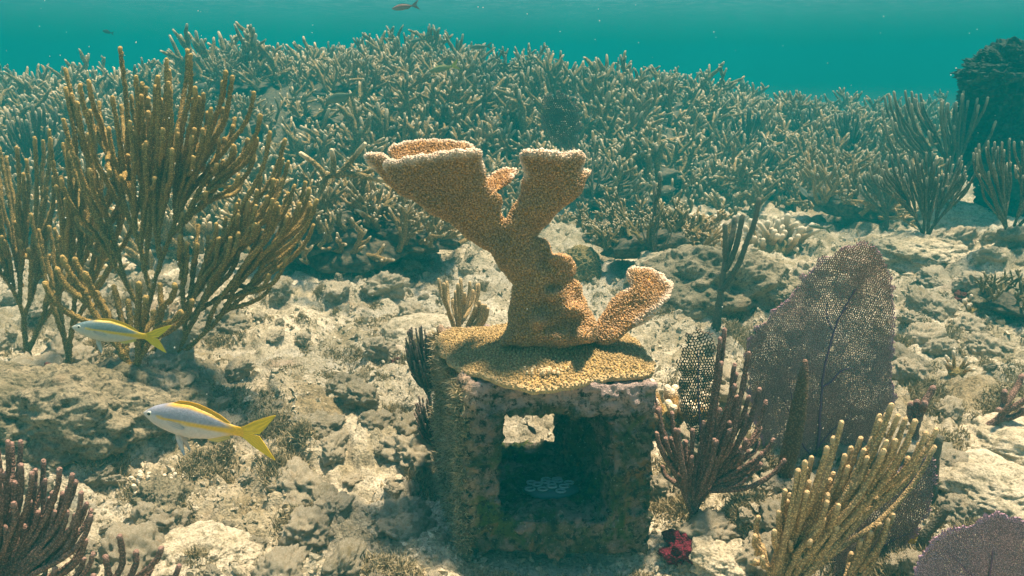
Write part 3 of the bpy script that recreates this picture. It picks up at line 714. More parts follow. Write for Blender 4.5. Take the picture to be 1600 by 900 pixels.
sea_rod('sea_rod', 'short olive sea rod cut by the left edge of the view', (-60, 590), L3, 1.8, .0052, M_ROD, dY=.12, seed=25, foot=1.4, rough=.34, step=.0048)
BL_ = [(12,690),(18,693),(32,690),(68,720),(93,733),(113,742),(118,752),(127,770),(142,807),(130,845),(50,740),(82,770),(-5,700),(60,800),(-20,720),(105,800),(25,790),(0,760),(-40,740),(75,840)]
sea_rod('sea_rod', 'purple brown sea rod with pinkish tips filling the bottom left corner', (-20, 1010), BL_ + [(x + rng.randn() * 10, y + 14 + rng.rand() * 50) for x, y in BL_ + BL_], .98, .0040, M_RODP, dY=.05, seed=31, spread=(.06, .24), foot=1.5, step=.005, rough=.22)
BL2 = [(187,838),(213,862),(252,857),(280,885),(235,890),(165,870),(145,900)]
sea_rod('sea_rod', 'low purple brown sea rod poking up at the bottom edge under the lower fish', (150, 1040), BL2, 1.0, .0048, M_RODP, dY=.03, seed=33, foot=1.4, step=.005, rough=.22)
TAN = [(1315,660),(1292,700),(1268,715),(1258,722),(1247,735),(1230,783),(1248,773),(1185,808),(1182,862),(1345,685),(1363,685),(1375,658),(1393,633),(1403,650),(1415,655),(1430,658),(1463,672),(1447,677),(1330,700),(1320,712),(1280,737),(1302,740),(1283,767),(1338,757),(1293,773),(1227,837),(1250,872),(1355,700),(1385,690),(1268,800),(1310,790),(1210,830),(1325,730),(1420,690),(1240,810)]
sea_rod('sea_rod', 'bright tan sea rod sweeping up to the right in the lower right foreground', (1190, 985), TAN + [(x - 8 + rng.randn() * 8, y + 14 + rng.rand() * 40) for x, y in TAN + TAN[::2]], 1.06, .0046, M_RODT, dY=.06, seed=41, spread=(.18, .34), up=(.45, 0, 1), foot=1.45, step=.005, rough=.12)
sea_rod('sea_rod', 'small pale tan sea rod spreading low in front of the brown fan', (1290, 960), [(1387,813),(1375,820),(1360,832),(1345,845),(1395,805),(1330,865)], 1.02, .0046, M_RODT, dY=.03, seed=43, up=(.6, 0, .8), foot=1.2, step=.005, rough=.12)
PUR = [(1132,515),(1170,552),(1148,570),(1187,608),(1208,687),(1188,668),(1165,687),(1170,620),(1100,662),(1082,672),(1040,685),(1015,607),(1022,620),(1030,638),(1050,645),(1060,672),(1125,640),(1140,660),(1152,620),(1120,690),(1072,690),(1178,640),(1095,700),(1158,700)]
sea_rod('sea_rod', 'bushy purple brown sea rod crowding the right side of the concrete block', (1082, 815), PUR + [(x + rng.randn() * 9, y + 14 + rng.rand() * 45) for x, y in PUR + PUR[::2]], 1.27, .0046, M_RODP, dY=.05, seed=51, spread=(.06, .28), foot=1.3, rough=.24)
# rods of the middle distance
g = ground(1497, 345)
sea_rod('sea_rod', 'tall brown sea rod spreading wide in front of the dark coral head', (1490, 345), jit([(1388,155),(1403,147),(1417,145),(1427,150),(1437,150),(1465,153),(1480,160),(1492,158),(1510,147),(1525,148),(1545,155),(1558,168),(1396,165),(1447,165),(1502,165),(1533,165),(1410,170),(1472,170),(1425,175),(1550,185),(1515,180),(1400,185),(1435,190),(1460,188),(1490,195),(1540,200),(1380,180),(1415,200),(1450,210)] * 2, 5), 3.3, .0062, M_RODF, dY=.18, seed=61, spread=(.06, .24), step=.010, sides=6, foot=1.5)
def low_rod(label, bx, by, Y, n, h, sp, r=.009, m=None, seed=1, a0=-32, a1=32, name='sea_rod', **k):
    return sea_rod(name, label, (bx, by), fan_tips((bx, by), a0, a1, int(n * 1.6), h * .6, h, sp), Y, r * .75, m or M_RODF, spread=(.06, .26), dY=.1, seed=seed, step=.012, sides=6, **k)
low_rod('grey green sea rod left of the wide spreading one, low behind the rubble', 1445, 385, 3.1, 44, 150, 1.15, r=.0065, seed=62)
low_rod('brown sea rod at the right edge under the dark coral head', 1575, 395, 2.9, 34, 180, .8, r=.0065, seed=63, a0=-25, a1=40)
low_rod('small grey green sea rod left of the other right hand ones', 1385, 350, 3.4, 14, 90, 1.1, seed=64)
low_rod('faint feathery sea rod high on the right end of the thicket', 1325, 262, 4.6, 16, 90, .9, r=.010, seed=65)
low_rod('faint upright sea rod inside the thicket, right of its middle', 1165, 245, 4.3, 12, 78, .7, r=.009, seed=66)
low_rod('faint leaning sea rod at the foot of the thicket', 1185, 280, 4.1, 10, 65, .9, r=.008, seed=67, a0=5, a1=50)
low_rod('drooping grey sea rod just right of the elkhorn blades', 905, 345, 2.9, 16, 120, 1.1, r=.006, seed=68, a0=-10, a1=75)
low_rod('faint sea rod at the far right end of the thicket', 1260, 225, 5.2, 12, 60, .9, r=.011, seed=69)
low_rod('pale brown sea rod behind the tallest one at its left shoulder', 60, 330, 3.0, 20, 170, .9, r=.009, m=M_RODF, seed=70)
sea_rod('sea_rod', 'thick dark grey sea rod with few branches in front of the boulder', (1120, 500), [(1186,312),(1160,338),(1148,342),(1133,352),(1141,372)], 2.05, .0080, M_DARK, dY=.03, seed=71, spread=(.3, .4), foot=1.5, up=(0, 0, 1))
sea_rod('sea_rod', 'thin black twiggy sea rod standing on the pale slab', (1018, 425), [(997,323),(1003,352),(1013,355),(1030,318),(1028,330),(1045,360),(1043,390),(1053,352),(1020,360),(1022,290)], 2.5, .0022, M_DARK, dY=.04, seed=73, spread=(.05, .35), foot=1.3)
sea_rod('sea_rod', 'slender pale brown sea rod rising above the black twiggy one', (1018, 425), [(1031, 270), (1022, 285)], 2.52, .0068, M_RODF, dY=.02, seed=74, spread=(.6, .8), foot=1.2)
low_rod('small brown finger like sea rod behind the left corner of the block', 715, 570, 1.60, 12, 140, .7, r=.0060, m=M_RODT, seed=75, a0=-18, a1=38, foot=1.2)
sea_rod('sea_rod', 'dark purple sea rod with upright knobs at the right edge', (1540, 668), [(1570,612),(1597,588),(1600,640),(1625,600),(1560,640)], 1.42, .0066, M_RODP, dY=.03, seed=76, spread=(.3, .5), up=(.9, 0, .35), foot=1.2)
sea_rod('sea_rod', 'short dark purple sea rod behind the tips of the tan one', (1428, 690), [(1458,606),(1433,628),(1424,632),(1445,630)], 1.38, .0072, M_RODP, dY=.02, seed=77, spread=(.3, .5), foot=1.2)
sea_rod('sea_rod', 'single dark upright sea rod right of the tan one', (1457, 765), [(1466,685)], 1.2, .0085, M_DARK, dY=0, seed=78, foot=1.0)
sea_rod('sea_rod', 'single dark stubby sea rod above the yellow and black fish', (1440, 852), [(1478,795)], 1.12, .0085, M_DARK, dY=0, seed=79, foot=1.0)
def plume(label, base, cx, cy, rx, ry, n, Y, seed):
    rg = np.random.RandomState(seed); T = []
    while len(T) < n:
        u, v = rg.uniform(-1, 1, 2)
        if u * u + v * v < 1 and v < .75: T.append((cx + rx * u + .25 * rx * v, cy + ry * v - 6 * (rg.rand() < .2)))
    sea_rod('sea_plume', label, base, T, Y, .0021, M_PLUME, dY=.03, seed=seed, spread=(.04, .22), step=.004, sides=5, foot=1.2, parts=False, rough=.3)
plume('dark feathery bush with pointed twigs at the left side of the block', (672, 625), 660, 556, 27, 48, 170, 1.44, 80)
plume('small dark feathery bush lower on the left side of the block', (682, 705), 672, 655, 24, 38, 110, 1.36, 81)

def brown_blade():
    mb = MB(); P = smooth_path([at(1216, 775, 1.33), at(1232, 715, 1.33), at(1247, 650, 1.33), at(1258, 565, 1.33)], .004)
    n = len(P); s = np.linspace(0, 1, n); r = .0155 * np.interp(s, [0, .1, .35, .7, .95, 1], [.55, .85, 1, .85, .45, .3])
    tube(mb, P, r, 14, .10, tip=s * .7); tag(mb.build('sea_rod', M_BLADE, origin=P[0]), 'single thick brown club shaped sea rod in front of the big fan', 'sea rod')
brown_blade()

# ------------------------------------------------------------------ sea fans
def sea_fan(label, base, poly, Y, cell, m, veins, thick=.0011, tilt=0.0, curve=.02, seed=1, elong=1.35, group=None):
    """net of short ribs: a honeycomb stretched away from the foot, cut to the outline, on a gently curved sheet"""
    rg = np.random.RandomState(seed); poly = np.array(poly, float)
    if len(poly) > 5:
        pl = np.concatenate([poly, poly[:1]]); pl3 = smooth_path(np.c_[pl, np.zeros(len(pl))], 6)[:, :2]; poly = pl3[:-1]
    x0, y0 = poly.min(0) - 10; x1, y1 = poly.max(0) + 10
    # honeycomb in (angle, radius) around a point below the foot
    bx, by = base; R0 = 140; cx, cy = bx, by + R0
    cor = np.array([(x0, y0), (x1, y0), (x0, y1), (x1, y1), (bx, y0)]); rad = np.hypot(*(cor - [cx, cy]).T)
    rmax = rad.max(); rmin = max(20, min(cy - y1, R0 * .5) if cy > y1 else 20)
    rmean = rmax * .78; da = cell / rmean; aa = np.arctan2(cor[:, 0] - cx, cy - cor[:, 1]); a0, a1 = aa.min() - .1, aa.max() + .1
    h = cell * elong
    nu = int((a1 - a0) / da) + 2; nv = int((rmax - rmin) / (h * .75)) + 2
    V = []; E = []; idx = {}
    # brick-wall form of the honeycomb: each vertex (i, j)
    I, J = np.meshgrid(np.arange(nu * 2), np.arange(nv), indexing='ij')
    off = ((I + J) % 2) * h * .28
    A = a0 + I * da / 2 + rg.randn(*I.shape) * da * .11; Rr = rmin + J * h * .75 + off + rg.randn(*I.shape) * h * .11
    PX = cx + np.sin(A) * Rr; PY = cy - np.cos(A) * Rr
    wob = 7; PX = PX + wob * vnoise(np.stack([PX / 40, PY / 40, 0 * PX], -1), seed); PY = PY + wob * vnoise(np.stack([PX / 40, PY / 40, 0 * PX + 5], -1), seed)
    edge = 6 * vnoise(np.stack([PX / 9, PY / 9, 0 * PX], -1), seed + 2)
    ins = inside((PX + edge).ravel(), (PY + edge * .7).ravel(), poly)
    hole = vnoise(np.stack([PX / 26, PY / 26, 0 * PX + 3], -1), seed + 3).ravel() > .97; ins &= ~hole
    vid = (I * nv + J)
    Ea = np.stack([vid[:-1].ravel(), vid[1:].ravel()], 1)
    k = ((I + J) % 2 == 1)[:, :-1]; Eb = np.stack([vid[:, :-1][k], vid[:, 1:][k]], 1)
    E = np.concatenate([Ea, Eb]); E = E[ins[E[:, 0]] & ins[E[:, 1]] | (ins[E[:, 0]] & (rg.rand(len(E)) < .5))]
    E = E[rg.rand(len(E)) > .02]
    def to3(px, py):
        u = (px - bx) / 200.; v = (by - py) / 200.
        return at(px, py, Y + tilt * u + curve * (np.sin(u * 2.2 + v) + .4 * np.sin(v * 4 + u * 3)))
    P = to3(PX.ravel(), PY.ravel()); n0 = P[E[:, 0]]; n1 = P[E[:, 1]]
    d = n1 - n0; L = np.linalg.norm(d, axis=1)[:, None] + 1e-9; d /= L
    vx = np.array([0., 1, 0]); s = np.cross(d, vx); s /= np.linalg.norm(s, axis=1)[:, None]; f = np.tile(vx, (len(d), 1))
    th = thick * (.75 + .6 * rg.rand(len(E)))[:, None]; ov = d * th * .6
    ring = lambda c: np.stack([c + s * th, c - f * th * 1.3, c - s * th, c + f * th * 1.3], 1)
    W = np.concatenate([ring(n0 - ov), ring(n1 + ov)], 1); base_i = np.arange(len(E))[:, None, None] * 8; j = np.arange(4)
    Q = (np.stack([j, (j + 1) % 4, (j + 1) % 4 + 4, j + 4], -1)[None] + base_i).reshape(-1, 4)
    # paler or more violet towards the rim
    mid = np.stack([(PX.ravel()[E[:, 0]]), (PY.ravel()[E[:, 0]])], 1); dist = np.full(len(mid), 1e9)
    for p in poly[::2]: dist = np.minimum(dist, np.hypot(*(mid - p).T))
    tipv = np.clip(1 - dist / 30, 0, 1)
    b3 = to3(np.array([bx]), np.array([by]))[0]
    root = thing('sea_fan', label, 'sea fan', b3, group)
    mb = MB(); mb.add(W.reshape(-1, 3), None, Q, np.repeat(tipv, 8)); mb.build('net', m, root)
    for vn in veins:
        v = np.array(vn[1], float); Pv = smooth_path(to3(v[:, 0], v[:, 1]) - np.array([0, .002, 0]), .004); q = MB()
        Pv[:, 0] += .0016 * vnoise(Pv * 60, 4)
        tube(q, Pv, np.linspace(vn[0], vn[0] * .35, len(Pv)), 6, .15); q.build('vein', M_VEIN, root)
    q = MB(); tube(q, smooth_path([b3 - np.array([0, 0, .03]), b3, to3(np.array([bx + 2.]), np.array([by - 30.]))[0]], .004), .006, 8, .2); q.build('stalk', M_VEIN, root)
    return root
BIGFAN = [(1330,384),(1345,378),(1362,380),(1372,392),(1383,403),(1392,425),(1396,450),(1398,493),(1393,530),(1397,573),(1394,600),(1400,625),(1378,660),(1350,705),(1310,735),(1265,775),(1230,770),(1205,735),(1190,690),(1172,640),(1166,590),(1163,550),(1170,525),(1197,493),(1215,478),(1233,467),(1240,448),(1258,428),(1277,417),(1285,402),(1300,398),(1312,385)]
sea_fan('huge purple brown sea fan standing right of the block', (1262, 790), BIGFAN, 1.42, 2.9, M_FAN,
        [(.0036, [(1262,790),(1270,735),(1278,690),(1282,640),(1283,600),(1290,560),(1303,515),(1318,480),(1336,452)]),
         (.0022, [(1283,604),(1300,596),(1308,580),(1330,574)]), (.0016, [(1300,515),(1290,495),(1292,470)]), (.0018, [(1272,720),(1250,690),(1235,650),(1222,620)]),
         (.0014, [(1312,492),(1330,470)]), (.0016, [(1275,700),(1300,670),(1330,650)]), (.0012, [(1235,650),(1238,620),(1232,590)])], thick=.00104, seed=5, curve=.03, elong=1.5)
sea_fan('small dark oval sea fan behind the right corner of the block', (1096, 712), [(1060,560),(1066,535),(1078,517),(1092,510),(1108,518),(1118,545),(1122,600),(1120,640),(1112,675),(1102,705),(1088,705),(1074,670),(1064,640),(1059,600)], 1.42, 4.0, M_FAND,
        [(.0028, [(1096,712),(1093,660),(1090,600),(1090,545)])], thick=.00105, seed=7, curve=.006, elong=1.5)
sea_fan('low dark brown sea fan under the bushy purple sea rod', (1120, 850), [(1040,770),(1070,735),(1110,715),(1160,712),(1205,700),(1218,735),(1195,765),(1165,795),(1118,832),(1080,828),(1050,800)], 1.36, 4.6, M_FAND, [(.0024, [(1120,850),(1130,800),(1150,760)])], thick=.00125, seed=9, curve=.012)
sea_fan('brown sea fan half hidden behind the tan sea rod', (1330, 935), [(1462,715),(1462,770),(1445,810),(1420,850),(1390,880),(1340,915),(1290,915),(1278,860),(1300,810),(1350,770),(1400,735),(1440,712)], 1.16, 3.6, M_FAN, [(.0022, [(1330,935),(1350,870),(1385,800),(1430,740)]), (.0013, [(1350,870),(1400,840),(1425,830)])], thick=.00105, seed=11, curve=.012)
sea_fan('violet sea fan in the bottom right corner', (1530, 985), [(1425,950),(1424,900),(1438,862),(1475,832),(1515,820),(1540,808),(1560,797),(1580,812),(1612,812),(1660,850),(1680,950),(1530,985)], 1.0, 3.3, M_FANP, [(.0022, [(1530,985),(1540,920),(1550,860)]), (.0012, [(1540,920),(1500,880),(1480,860)])], thick=.00105, seed=13, curve=.012)
g = ground(880, 215)
sea_fan('faint grey sea fan inside the thicket, upper right of the elkhorn', (890, 262), [(842,180),(850,155),(870,142),(895,150),(905,180),(905,215),(892,240),(868,225),(850,205)], 4.0, 3.4, M_FAND, [], thick=.0030, seed=15, curve=.01)

# ------------------------------------------------------------------ staghorn thicket
def staghorn(seed, n=30, R_=.30, r=.0125, ball=0.0):
    rg = np.random.RandomState(seed); mb = MB()
    def br(p, d, L, r, lev):
        k = 6; P = [p]; dd = d.copy()
        for i in range(k):
            dd = dd + rg.randn(3) * .13 + np.array([0, 0, .07]); dd /= np.linalg.norm(dd); P.append(P[-1] + dd * L / k)
        P = np.array(P); s = np.linspace(0, 1, k + 1)
        tube(mb, P, r * (1 - .38 * s - .22 * s ** 4), 7, .10, tip=np.concatenate([s[:-1] ** 4 * .7, [1.0]]))
        if lev > 0:
            for _ in range(rg.randint(2, 4) + lev):
                t = rg.uniform(.25, .9); q = P[int(t * k)]; a = rg.randn(3); a -= dd * np.dot(a, dd); a /= np.linalg.norm(a)
                d2 = dd * .55 + a * .85 + np.array([0, 0, .22]); d2 /= np.linalg.norm(d2)
                br(q, d2, L * rg.uniform(.22, .60), r * .86, lev - 1)
    for i in range(n):
        a = rg.rand() * 6.283; q = R_ * 1.05 * math.sqrt(rg.rand()); az = a + rg.randn() * 1.1; el = rg.uniform(.25, 1.35)
        d = np.array([math.cos(az) * math.cos(el), math.sin(az) * math.cos(el), math.sin(el)])
        p = np.array([math.cos(a) * q, math.sin(a) * q, -.06 + .10 * rg.rand() * (1 - (q / R_) ** 2)])
        br(p, d, R_ * rg.uniform(.45, .85), r * rg.uniform(.8, 1.15), 1 if i % 4 else 2)
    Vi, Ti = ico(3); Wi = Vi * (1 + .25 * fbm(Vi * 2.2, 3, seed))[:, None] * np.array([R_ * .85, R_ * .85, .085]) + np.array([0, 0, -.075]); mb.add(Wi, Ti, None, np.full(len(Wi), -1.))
    V, T, Q, A = mb.arrays(); return mesh_np('staghorn', V, T, Q, {'tip': A})
SM = [staghorn(100 + i, 34 + i % 3 * 5, .34, .0150) for i in range(9)]
for me in SM: me.materials.append(M_STAG)
def put(me, name, label, cat, group, P, s, rz, tilt=(0, 0)):
    o = bpy.data.objects.new(name, me); COL.objects.link(o); o.location = [float(v) for v in P]
    o.rotation_euler = (tilt[0], tilt[1], rz); o.scale = (s, s, s * .95); return tag(o, label, cat, group)
LAND = ((60, 'by the left edge of the view'), (150, 'behind the left half of the tallest sea rod'), (250, 'behind the middle of the tallest sea rod'), (345, 'behind the right tips of the tallest sea rod'), (430, 'just right of the tallest sea rod'), (520, 'near the plump grey green fish'),
        (600, 'left of the broad elkhorn blade'), (690, 'over the broad left elkhorn blade'), (770, 'over the right end of the broad elkhorn blade'), (850, 'over the gap between the elkhorn blades'), (930, 'over the right elkhorn blade'), (1010, 'straight above the small low elkhorn blade'),
        (1090, 'above the black twiggy sea rod'), (1170, 'above the thick dark sea rod'), (1250, 'above the finger corals'), (1330, 'above the huge sea fan'), (1420, 'left of the far brown sea rods'), (9999, 'under the dark coral head'))
def region(px, py, Y, s):
    row = 'front foot' if Y < 4.6 else 'lower slope' if Y < 5.6 else 'upper slope' if Y < 6.8 else 'crest'
    return '%s staghorn coral, thicket %s, %s' % ('small' if s < .85 else 'middling' if s < 1.1 else 'large', row, next(w for x, w in LAND if px < x))
cnt = 0; pts = []
rgs = np.random.RandomState(5)
cand = []
for _ in range(16000):
    Y = rgs.uniform(3.3, 9.6); u = rgs.uniform(-.76, .78); x = u * Y; ang = u * F + 800
    st = np.interp(ang, ST_X, ST_Y)
    if Y < st + .1 + .12 * math.sin(x * 5) or (ang > 1370 and Y < 6.4): continue
    dm = .27 + .035 * (Y - 3.5)
    if all((x - a) ** 2 + (Y - b) ** 2 > dm * dm for a, b in pts): pts.append((x, Y))
    if len(pts) >= 285: break
for i, (x, Y) in enumerate(pts):
    z = float(H0(np.array([x]), np.array([Y]))[0]); s0 = rgs.uniform(.65, 1.3); s = s0 * (1 + .045 * max(0, Y - 4)); px, py = project((x, Y, z + .2))
    put(SM[i % len(SM)], 'staghorn_coral', region(px, py, Y, s0), 'coral', 'staghorn corals of the thicket', (x, Y, z + .02 + .16 * max(-.15, float(vnoise(np.array([[x * 1.9, Y * 1.9, 0.]]), 44)[0]))), s, rgs.rand() * 6.28, (rgs.uniform(-.1, .45), rgs.uniform(-.25, .25)))
# single colonies in front of it
for (px, py, Y, s, tl, lab) in ((1010, 345, 2.9, .50, .3, 'small open staghorn coral on the slab under the thicket, right of the elkhorn'),
                            (965, 330, 3.2, .45, .2, 'small staghorn coral touching the back of the pale slab'),
                            (1075, 350, 3.0, .42, .2, 'little staghorn coral between the slab and the finger corals'),
                            (1590, 440, 2.4, .32, -.2, 'pale tipped staghorn coral at the right edge above the rubble'),
                            (540, 335, 2.95, .75, .25, 'big branched staghorn coral at the front left foot of the thicket'),
                            (470, 320, 2.9, .70, .25, 'staghorn coral showing between the olive sea rod and the thicket'),
                            (640, 330, 3.1, .65, .25, 'staghorn coral directly behind the left elkhorn blade'),
                            (1330, 285, 4.2, .75, .2, 'brightly lit staghorn coral at the right foot of the thicket')):
    P = at(px, py, Y); P[2] = max(P[2] - .05, hz(P[0], P[1]) - .03)
    put(SM[rgs.randint(9)], 'staghorn_coral', lab, 'coral', None, P, s, rgs.rand() * 6.28, (tl, 0))
def long_branch():
    mb = MB(); P = smooth_path([at(505, 275, 2.62), at(545, 270, 2.6), at(590, 280, 2.58), at(625, 288, 2.55)], .01); tube(mb, P, np.linspace(.011, .008, len(P)), 8, .1, tip=np.linspace(0, 1, len(P)) ** 2)
    for a, b in (((530, 272), (570, 225)), ((520, 272), (518, 235)), ((560, 275), (590, 262)), ((510, 275), (470, 240)), ((510, 276), (490, 320))):
        P = smooth_path([at(*a, 2.6), at((a[0] + b[0]) / 2 + 3, (a[1] + b[1]) / 2 - 2, 2.6), at(*b, 2.58)], .01); tube(mb, P, np.linspace(.010, .007, len(P)), 8, .1, tip=np.linspace(0, 1, len(P)) ** 2)
    tag(mb.build('staghorn_coral', M_STAG, origin=at(510, 275, 2.62)), 'long bare staghorn branch reaching right towards the left elkhorn blade', 'coral')
long_branch()

# ------------------------------------------------------------------ other corals and growths
def finger_cluster(name, label, px, py, Y, w_, n, L, r, m, seed, lean=.5, cat='coral', z=None):
    rg = np.random.RandomState(seed); b = at(px, py, Y)
    if b[2] > hz(b[0], b[1]) + .03: b = ground(px, py, .02); k_ = b[1] / Y; w_ *= k_; L *= k_; r *= k_
    b[2] = hz(b[0], b[1]) if name != 'finger_coral' or Y > 2.3 or True else b[2]
    root = thing(name, label, cat, b); V, T = ico(3); q = MB(); W = V * np.array([w_, w_ * .8, w_ * .45]); W += vnormals(W, T) * (.15 * w_ * fbm(W * 3 / w_, 3, seed))[:, None]; q.add(W + b, T); q.build('base', M_KNOB, root)
    for i in range(n):
        a = rg.rand() * 6.283; rr = rg.rand() ** .5; d = np.array([math.cos(a) * rr * lean * 1.4, math.sin(a) * rr * lean * 1.2 - .15, 1.0]); d /= np.linalg.norm(d)
        p = b + np.array([math.cos(a) * rr * w_ * .85, math.sin(a) * rr * w_ * .65, w_ * .25 * (1 - rr)]); l = L * rg.uniform(.6, 1.2)
        P = smooth_path([p, p + d * l * .5, p + d * l + rg.randn(3) * l * .12 + np.array([0, 0, l * .1])], .005)
        q = MB(); s = np.linspace(0, 1, len(P)); tube(q, P, r * (1 - .15 * s) * (1 + .1 * np.sin(s * 7 + i)), 8, .12, tip=s)
        if i % 2:
            e = P[len(P) // 2]; e2 = e + (d + rg.randn(3) * .6) * l * .4; P2 = smooth_path([e, e * .5 + e2 * .5 + [0, 0, .004], e2], .005)
            tube(q, P2, r * .8, 7, .12, tip=np.linspace(.5, 1, len(P2)))
        q.build('finger', m, root)
    return root
finger_cluster('finger_coral', 'tan finger coral cluster with pale tips on top of the boulder', 1205, 385, 2.55, .085, 34, .075, .0095, M_FING, 3)
finger_cluster('finger_coral', 'small tan finger coral cluster left of the bigger one, behind the dark sea rod', 1110, 372, 2.75, .075, 22, .065, .0090, M_FING, 4)
finger_cluster('finger_coral', 'pale yellow finger coral squeezed between block and oval fan', 1052, 655, 1.36, .040, 16, .050, .0085, M_FING, 5, lean=1.0)
finger_cluster('finger_coral', 'little brown finger coral on the rock ledge under the lower fish', 242, 760, 1.30, .030, 20, .026, .0045, M_FING, 6)
finger_cluster('finger_coral', 'small pale branching coral on the right hand rubble', 1497, 570, 1.75, .020, 9, .030, .0040, M_FING, 9)
finger_cluster('finger_coral', 'low yellowish finger coral on the rubble at the right, behind the fan', 1530, 480, 2.15, .05, 14, .03, .006, M_FING, 10)
def lump(name, label, P, size, m, seed, cat='rock', amp=.25, sub=5, knob=0, flat=1.0, group=None):
    V, T = ico(sub); sz = np.array(size, float)
    d = 1 + amp * fbm(V * 1.6 + seed, 5, seed, .55)
    if knob: k = np.abs(vnoise(V * knob + seed, seed + 3)); d = d + .10 * (1 - 2 * k)
    W = V * d[:, None]; lo = W[:, 2] < -.35; W[lo, 2] = -.35 + (W[lo, 2] + .35) * .4
    P = np.array(P, float); gz = hz(P[0], P[1])
    if P[2] > gz + .3 * sz[2]:
        q = ground(*project(P), lift=.25 * sz[2]); sz = sz * (q[1] / P[1]); P = q; gz = hz(P[0], P[1])
    W = W * sz; DBG.append((label[:40], round(float(P[2] - gz), 3), sz[2]))
    if cat != 'x': P[2] = min(P[2], gz + .30 * sz[2])
    o = obj(name, W, T, None, m, None, None, True); o.location = [float(v) for v in P]; return tag(o, label, cat, group)
lump('brain_coral', 'round knobbly brown coral head to the right of the elkhorn trunk', at(905, 425, 1.95), (.052, .05, .062), M_KNOB, 4, 'coral', .1, 5, 9)
lump('star_coral', 'yellowish knobbly coral mound at the foot of the thicket left of the elkhorn', at(592, 372, 2.75), (.09, .08, .05), M_KNOB, 8, 'coral', .12, 5, 11)
lump('boulder', 'large boulder with a deeply shaded left side under the finger corals', at(1125, 455, 2.25), (.20, .17, .125), M_ROCKD, 14, 'rock', .28, 6)
lump('boulder', 'flat boulder with a pale dusty top behind the small elkhorn blade', at(1075, 432, 2.45), (.17, .16, .07), M_ROCK, 15, 'rock', .22, 6)
lump('boulder', 'dark overgrown rock carrying the tallest sea rod on the left', at(215, 665, 1.62), (.16, .15, .13), M_ROCKD, 17, 'rock', .25, 6)
lump('boulder', 'dark mossy rock at the left edge above the purple sea rod', at(75, 650, 1.50), (.19, .14, .11), M_ROCKD, 18, 'rock', .26, 6)
lump('boulder', 'rough rock ledge below the lower fish with finger coral on top', at(255, 790, 1.28), (.05, .07, .055), M_ROCKD, 19, 'rock', .3, 6)
lump('boulder', 'rounded rubble boulder in front of the block at the left bottom edge', at(300, 880, 1.16), (.10, .08, .045), M_STONE, 20, 'rock', .25, 6)
lump('boulder', 'grey boulder on the slope right of the big fan', at(1440, 400, 2.6), (.16, .14, .07), M_ROCK, 21, 'rock', .25, 5)
lump('boulder', 'dusty boulder at the right edge below the pale tipped staghorn', at(1580, 475, 2.3), (.12, .12, .05), M_ROCKD, 22, 'rock', .25, 5)
lump('boulder', 'pale boulder at the right edge above the violet fan', at(1585, 700, 1.45), (.11, .10, .05), M_STONE, 23, 'rock', .25, 5)
lump('boulder', 'pale boulder between the tan sea rod and the right edge', at(1560, 770, 1.25), (.10, .09, .045), M_STONE, 24, 'rock', .25, 5)
lump('boulder', 'smooth pale rock behind the left corner of the block', at(665, 525, 1.75), (.10, .08, .05), M_STONE, 25, 'rock', .12, 5)
lump('boulder', 'grey rock under the bushy purple sea rod', at(1090, 850, 1.32), (.10, .09, .06), M_ROCKD, 26, 'rock', .25, 5)
lump('boulder', 'speckled rock at the bottom edge between red sponge and tan sea rod', at(1135, 880, 1.10), (.055, .05, .035), M_STONE, 27, 'rock', .25, 5)
lump('boulder', 'grey boulder on the right hand slope under the far sea rods', at(1480, 345, 3.4), (.25, .2, .08), M_ROCK, 28, 'rock', .25, 5)
for px, py, Y, s, sd, lab in ((1078, 866, 1.14, .040, 1, 'bright red sponge crust at the bottom edge right of the block'), (1083, 835, 1.20, .020, 2, 'dark red sponge lump just above the bright red one'),
                         (1192, 800, 1.33, .012, 3, 'tiny red sponge between the low dark fan and the tan sea rod'), (1543, 640, 1.5, .014, 4, 'small dark red sponge beside the right edge sea rod'),
                         (1507, 468, 2.2, .03, 5, 'dull red crust on the rubble left of the pale tipped staghorn'), (1590, 480, 2.2, .035, 6, 'dull red crust at the right edge under the staghorn'),
                         (80, 592, 1.62, .03, 7, 'faded red crust on the mossy rock at the left'), (620, 566, 1.7, .014, 8, 'little orange red sponge left of the dark feathery bush'), (1222, 842, 1.15, .009, 9, 'tiny scarlet sponge inside the tan sea rod')):
    P = at(px, py, Y); P = ground(px, py, .3 * s); s *= 1.15 if s > .019 else 1.0
    lump('sponge', lab, P, (s, s * .9, s * .75), M_RED if sd in (1, 2, 3, 9) else M_RED2, sd, 'sponge', .45, 4, 5)
def coral_head():
    """dark pillar of leafy coral at the right"""
    b = at(1570, 345, 4.3); root = thing('pillar_coral', 'tall dark coral head with a ragged outline at the upper right edge', 'coral', b); rg = np.random.RandomState(3)
    m = coral_mat('dark_coral', (.06, .065, .05), (.025, .03, .026), (.24, .20, .12), 6, 40, .01, tip_lo=.6)
    for k, (px, py, sx, sz) in enumerate(((1585, 118, .24, .15), (1552, 150, .12, .16), (1605, 210, .28, .30), (1615, 320, .24, .35), (1550, 215, .10, .12), (1655, 150, .25, .30))):
        P = at(px, py, 4.3 + .1 * (k % 2)); V, T = ico(6); d = 1 + .22 * fbm(V * 2 + k, 4, k) + .16 * (1 - 2 * np.abs(vnoise(V * 7 + k, k + 5))) + .12 * np.abs(vnoise(V * 16, k)) + .05 * vnoise(V * 34, k)
        W = V * d[:, None] * np.array([sx, .22, sz]); q = MB(); q.add(W + P, T, None, np.clip((d - 1.0) * 1.6, 0, 1) * (V[:, 2] > .1)); q.build('lobe', m, root)
coral_head()

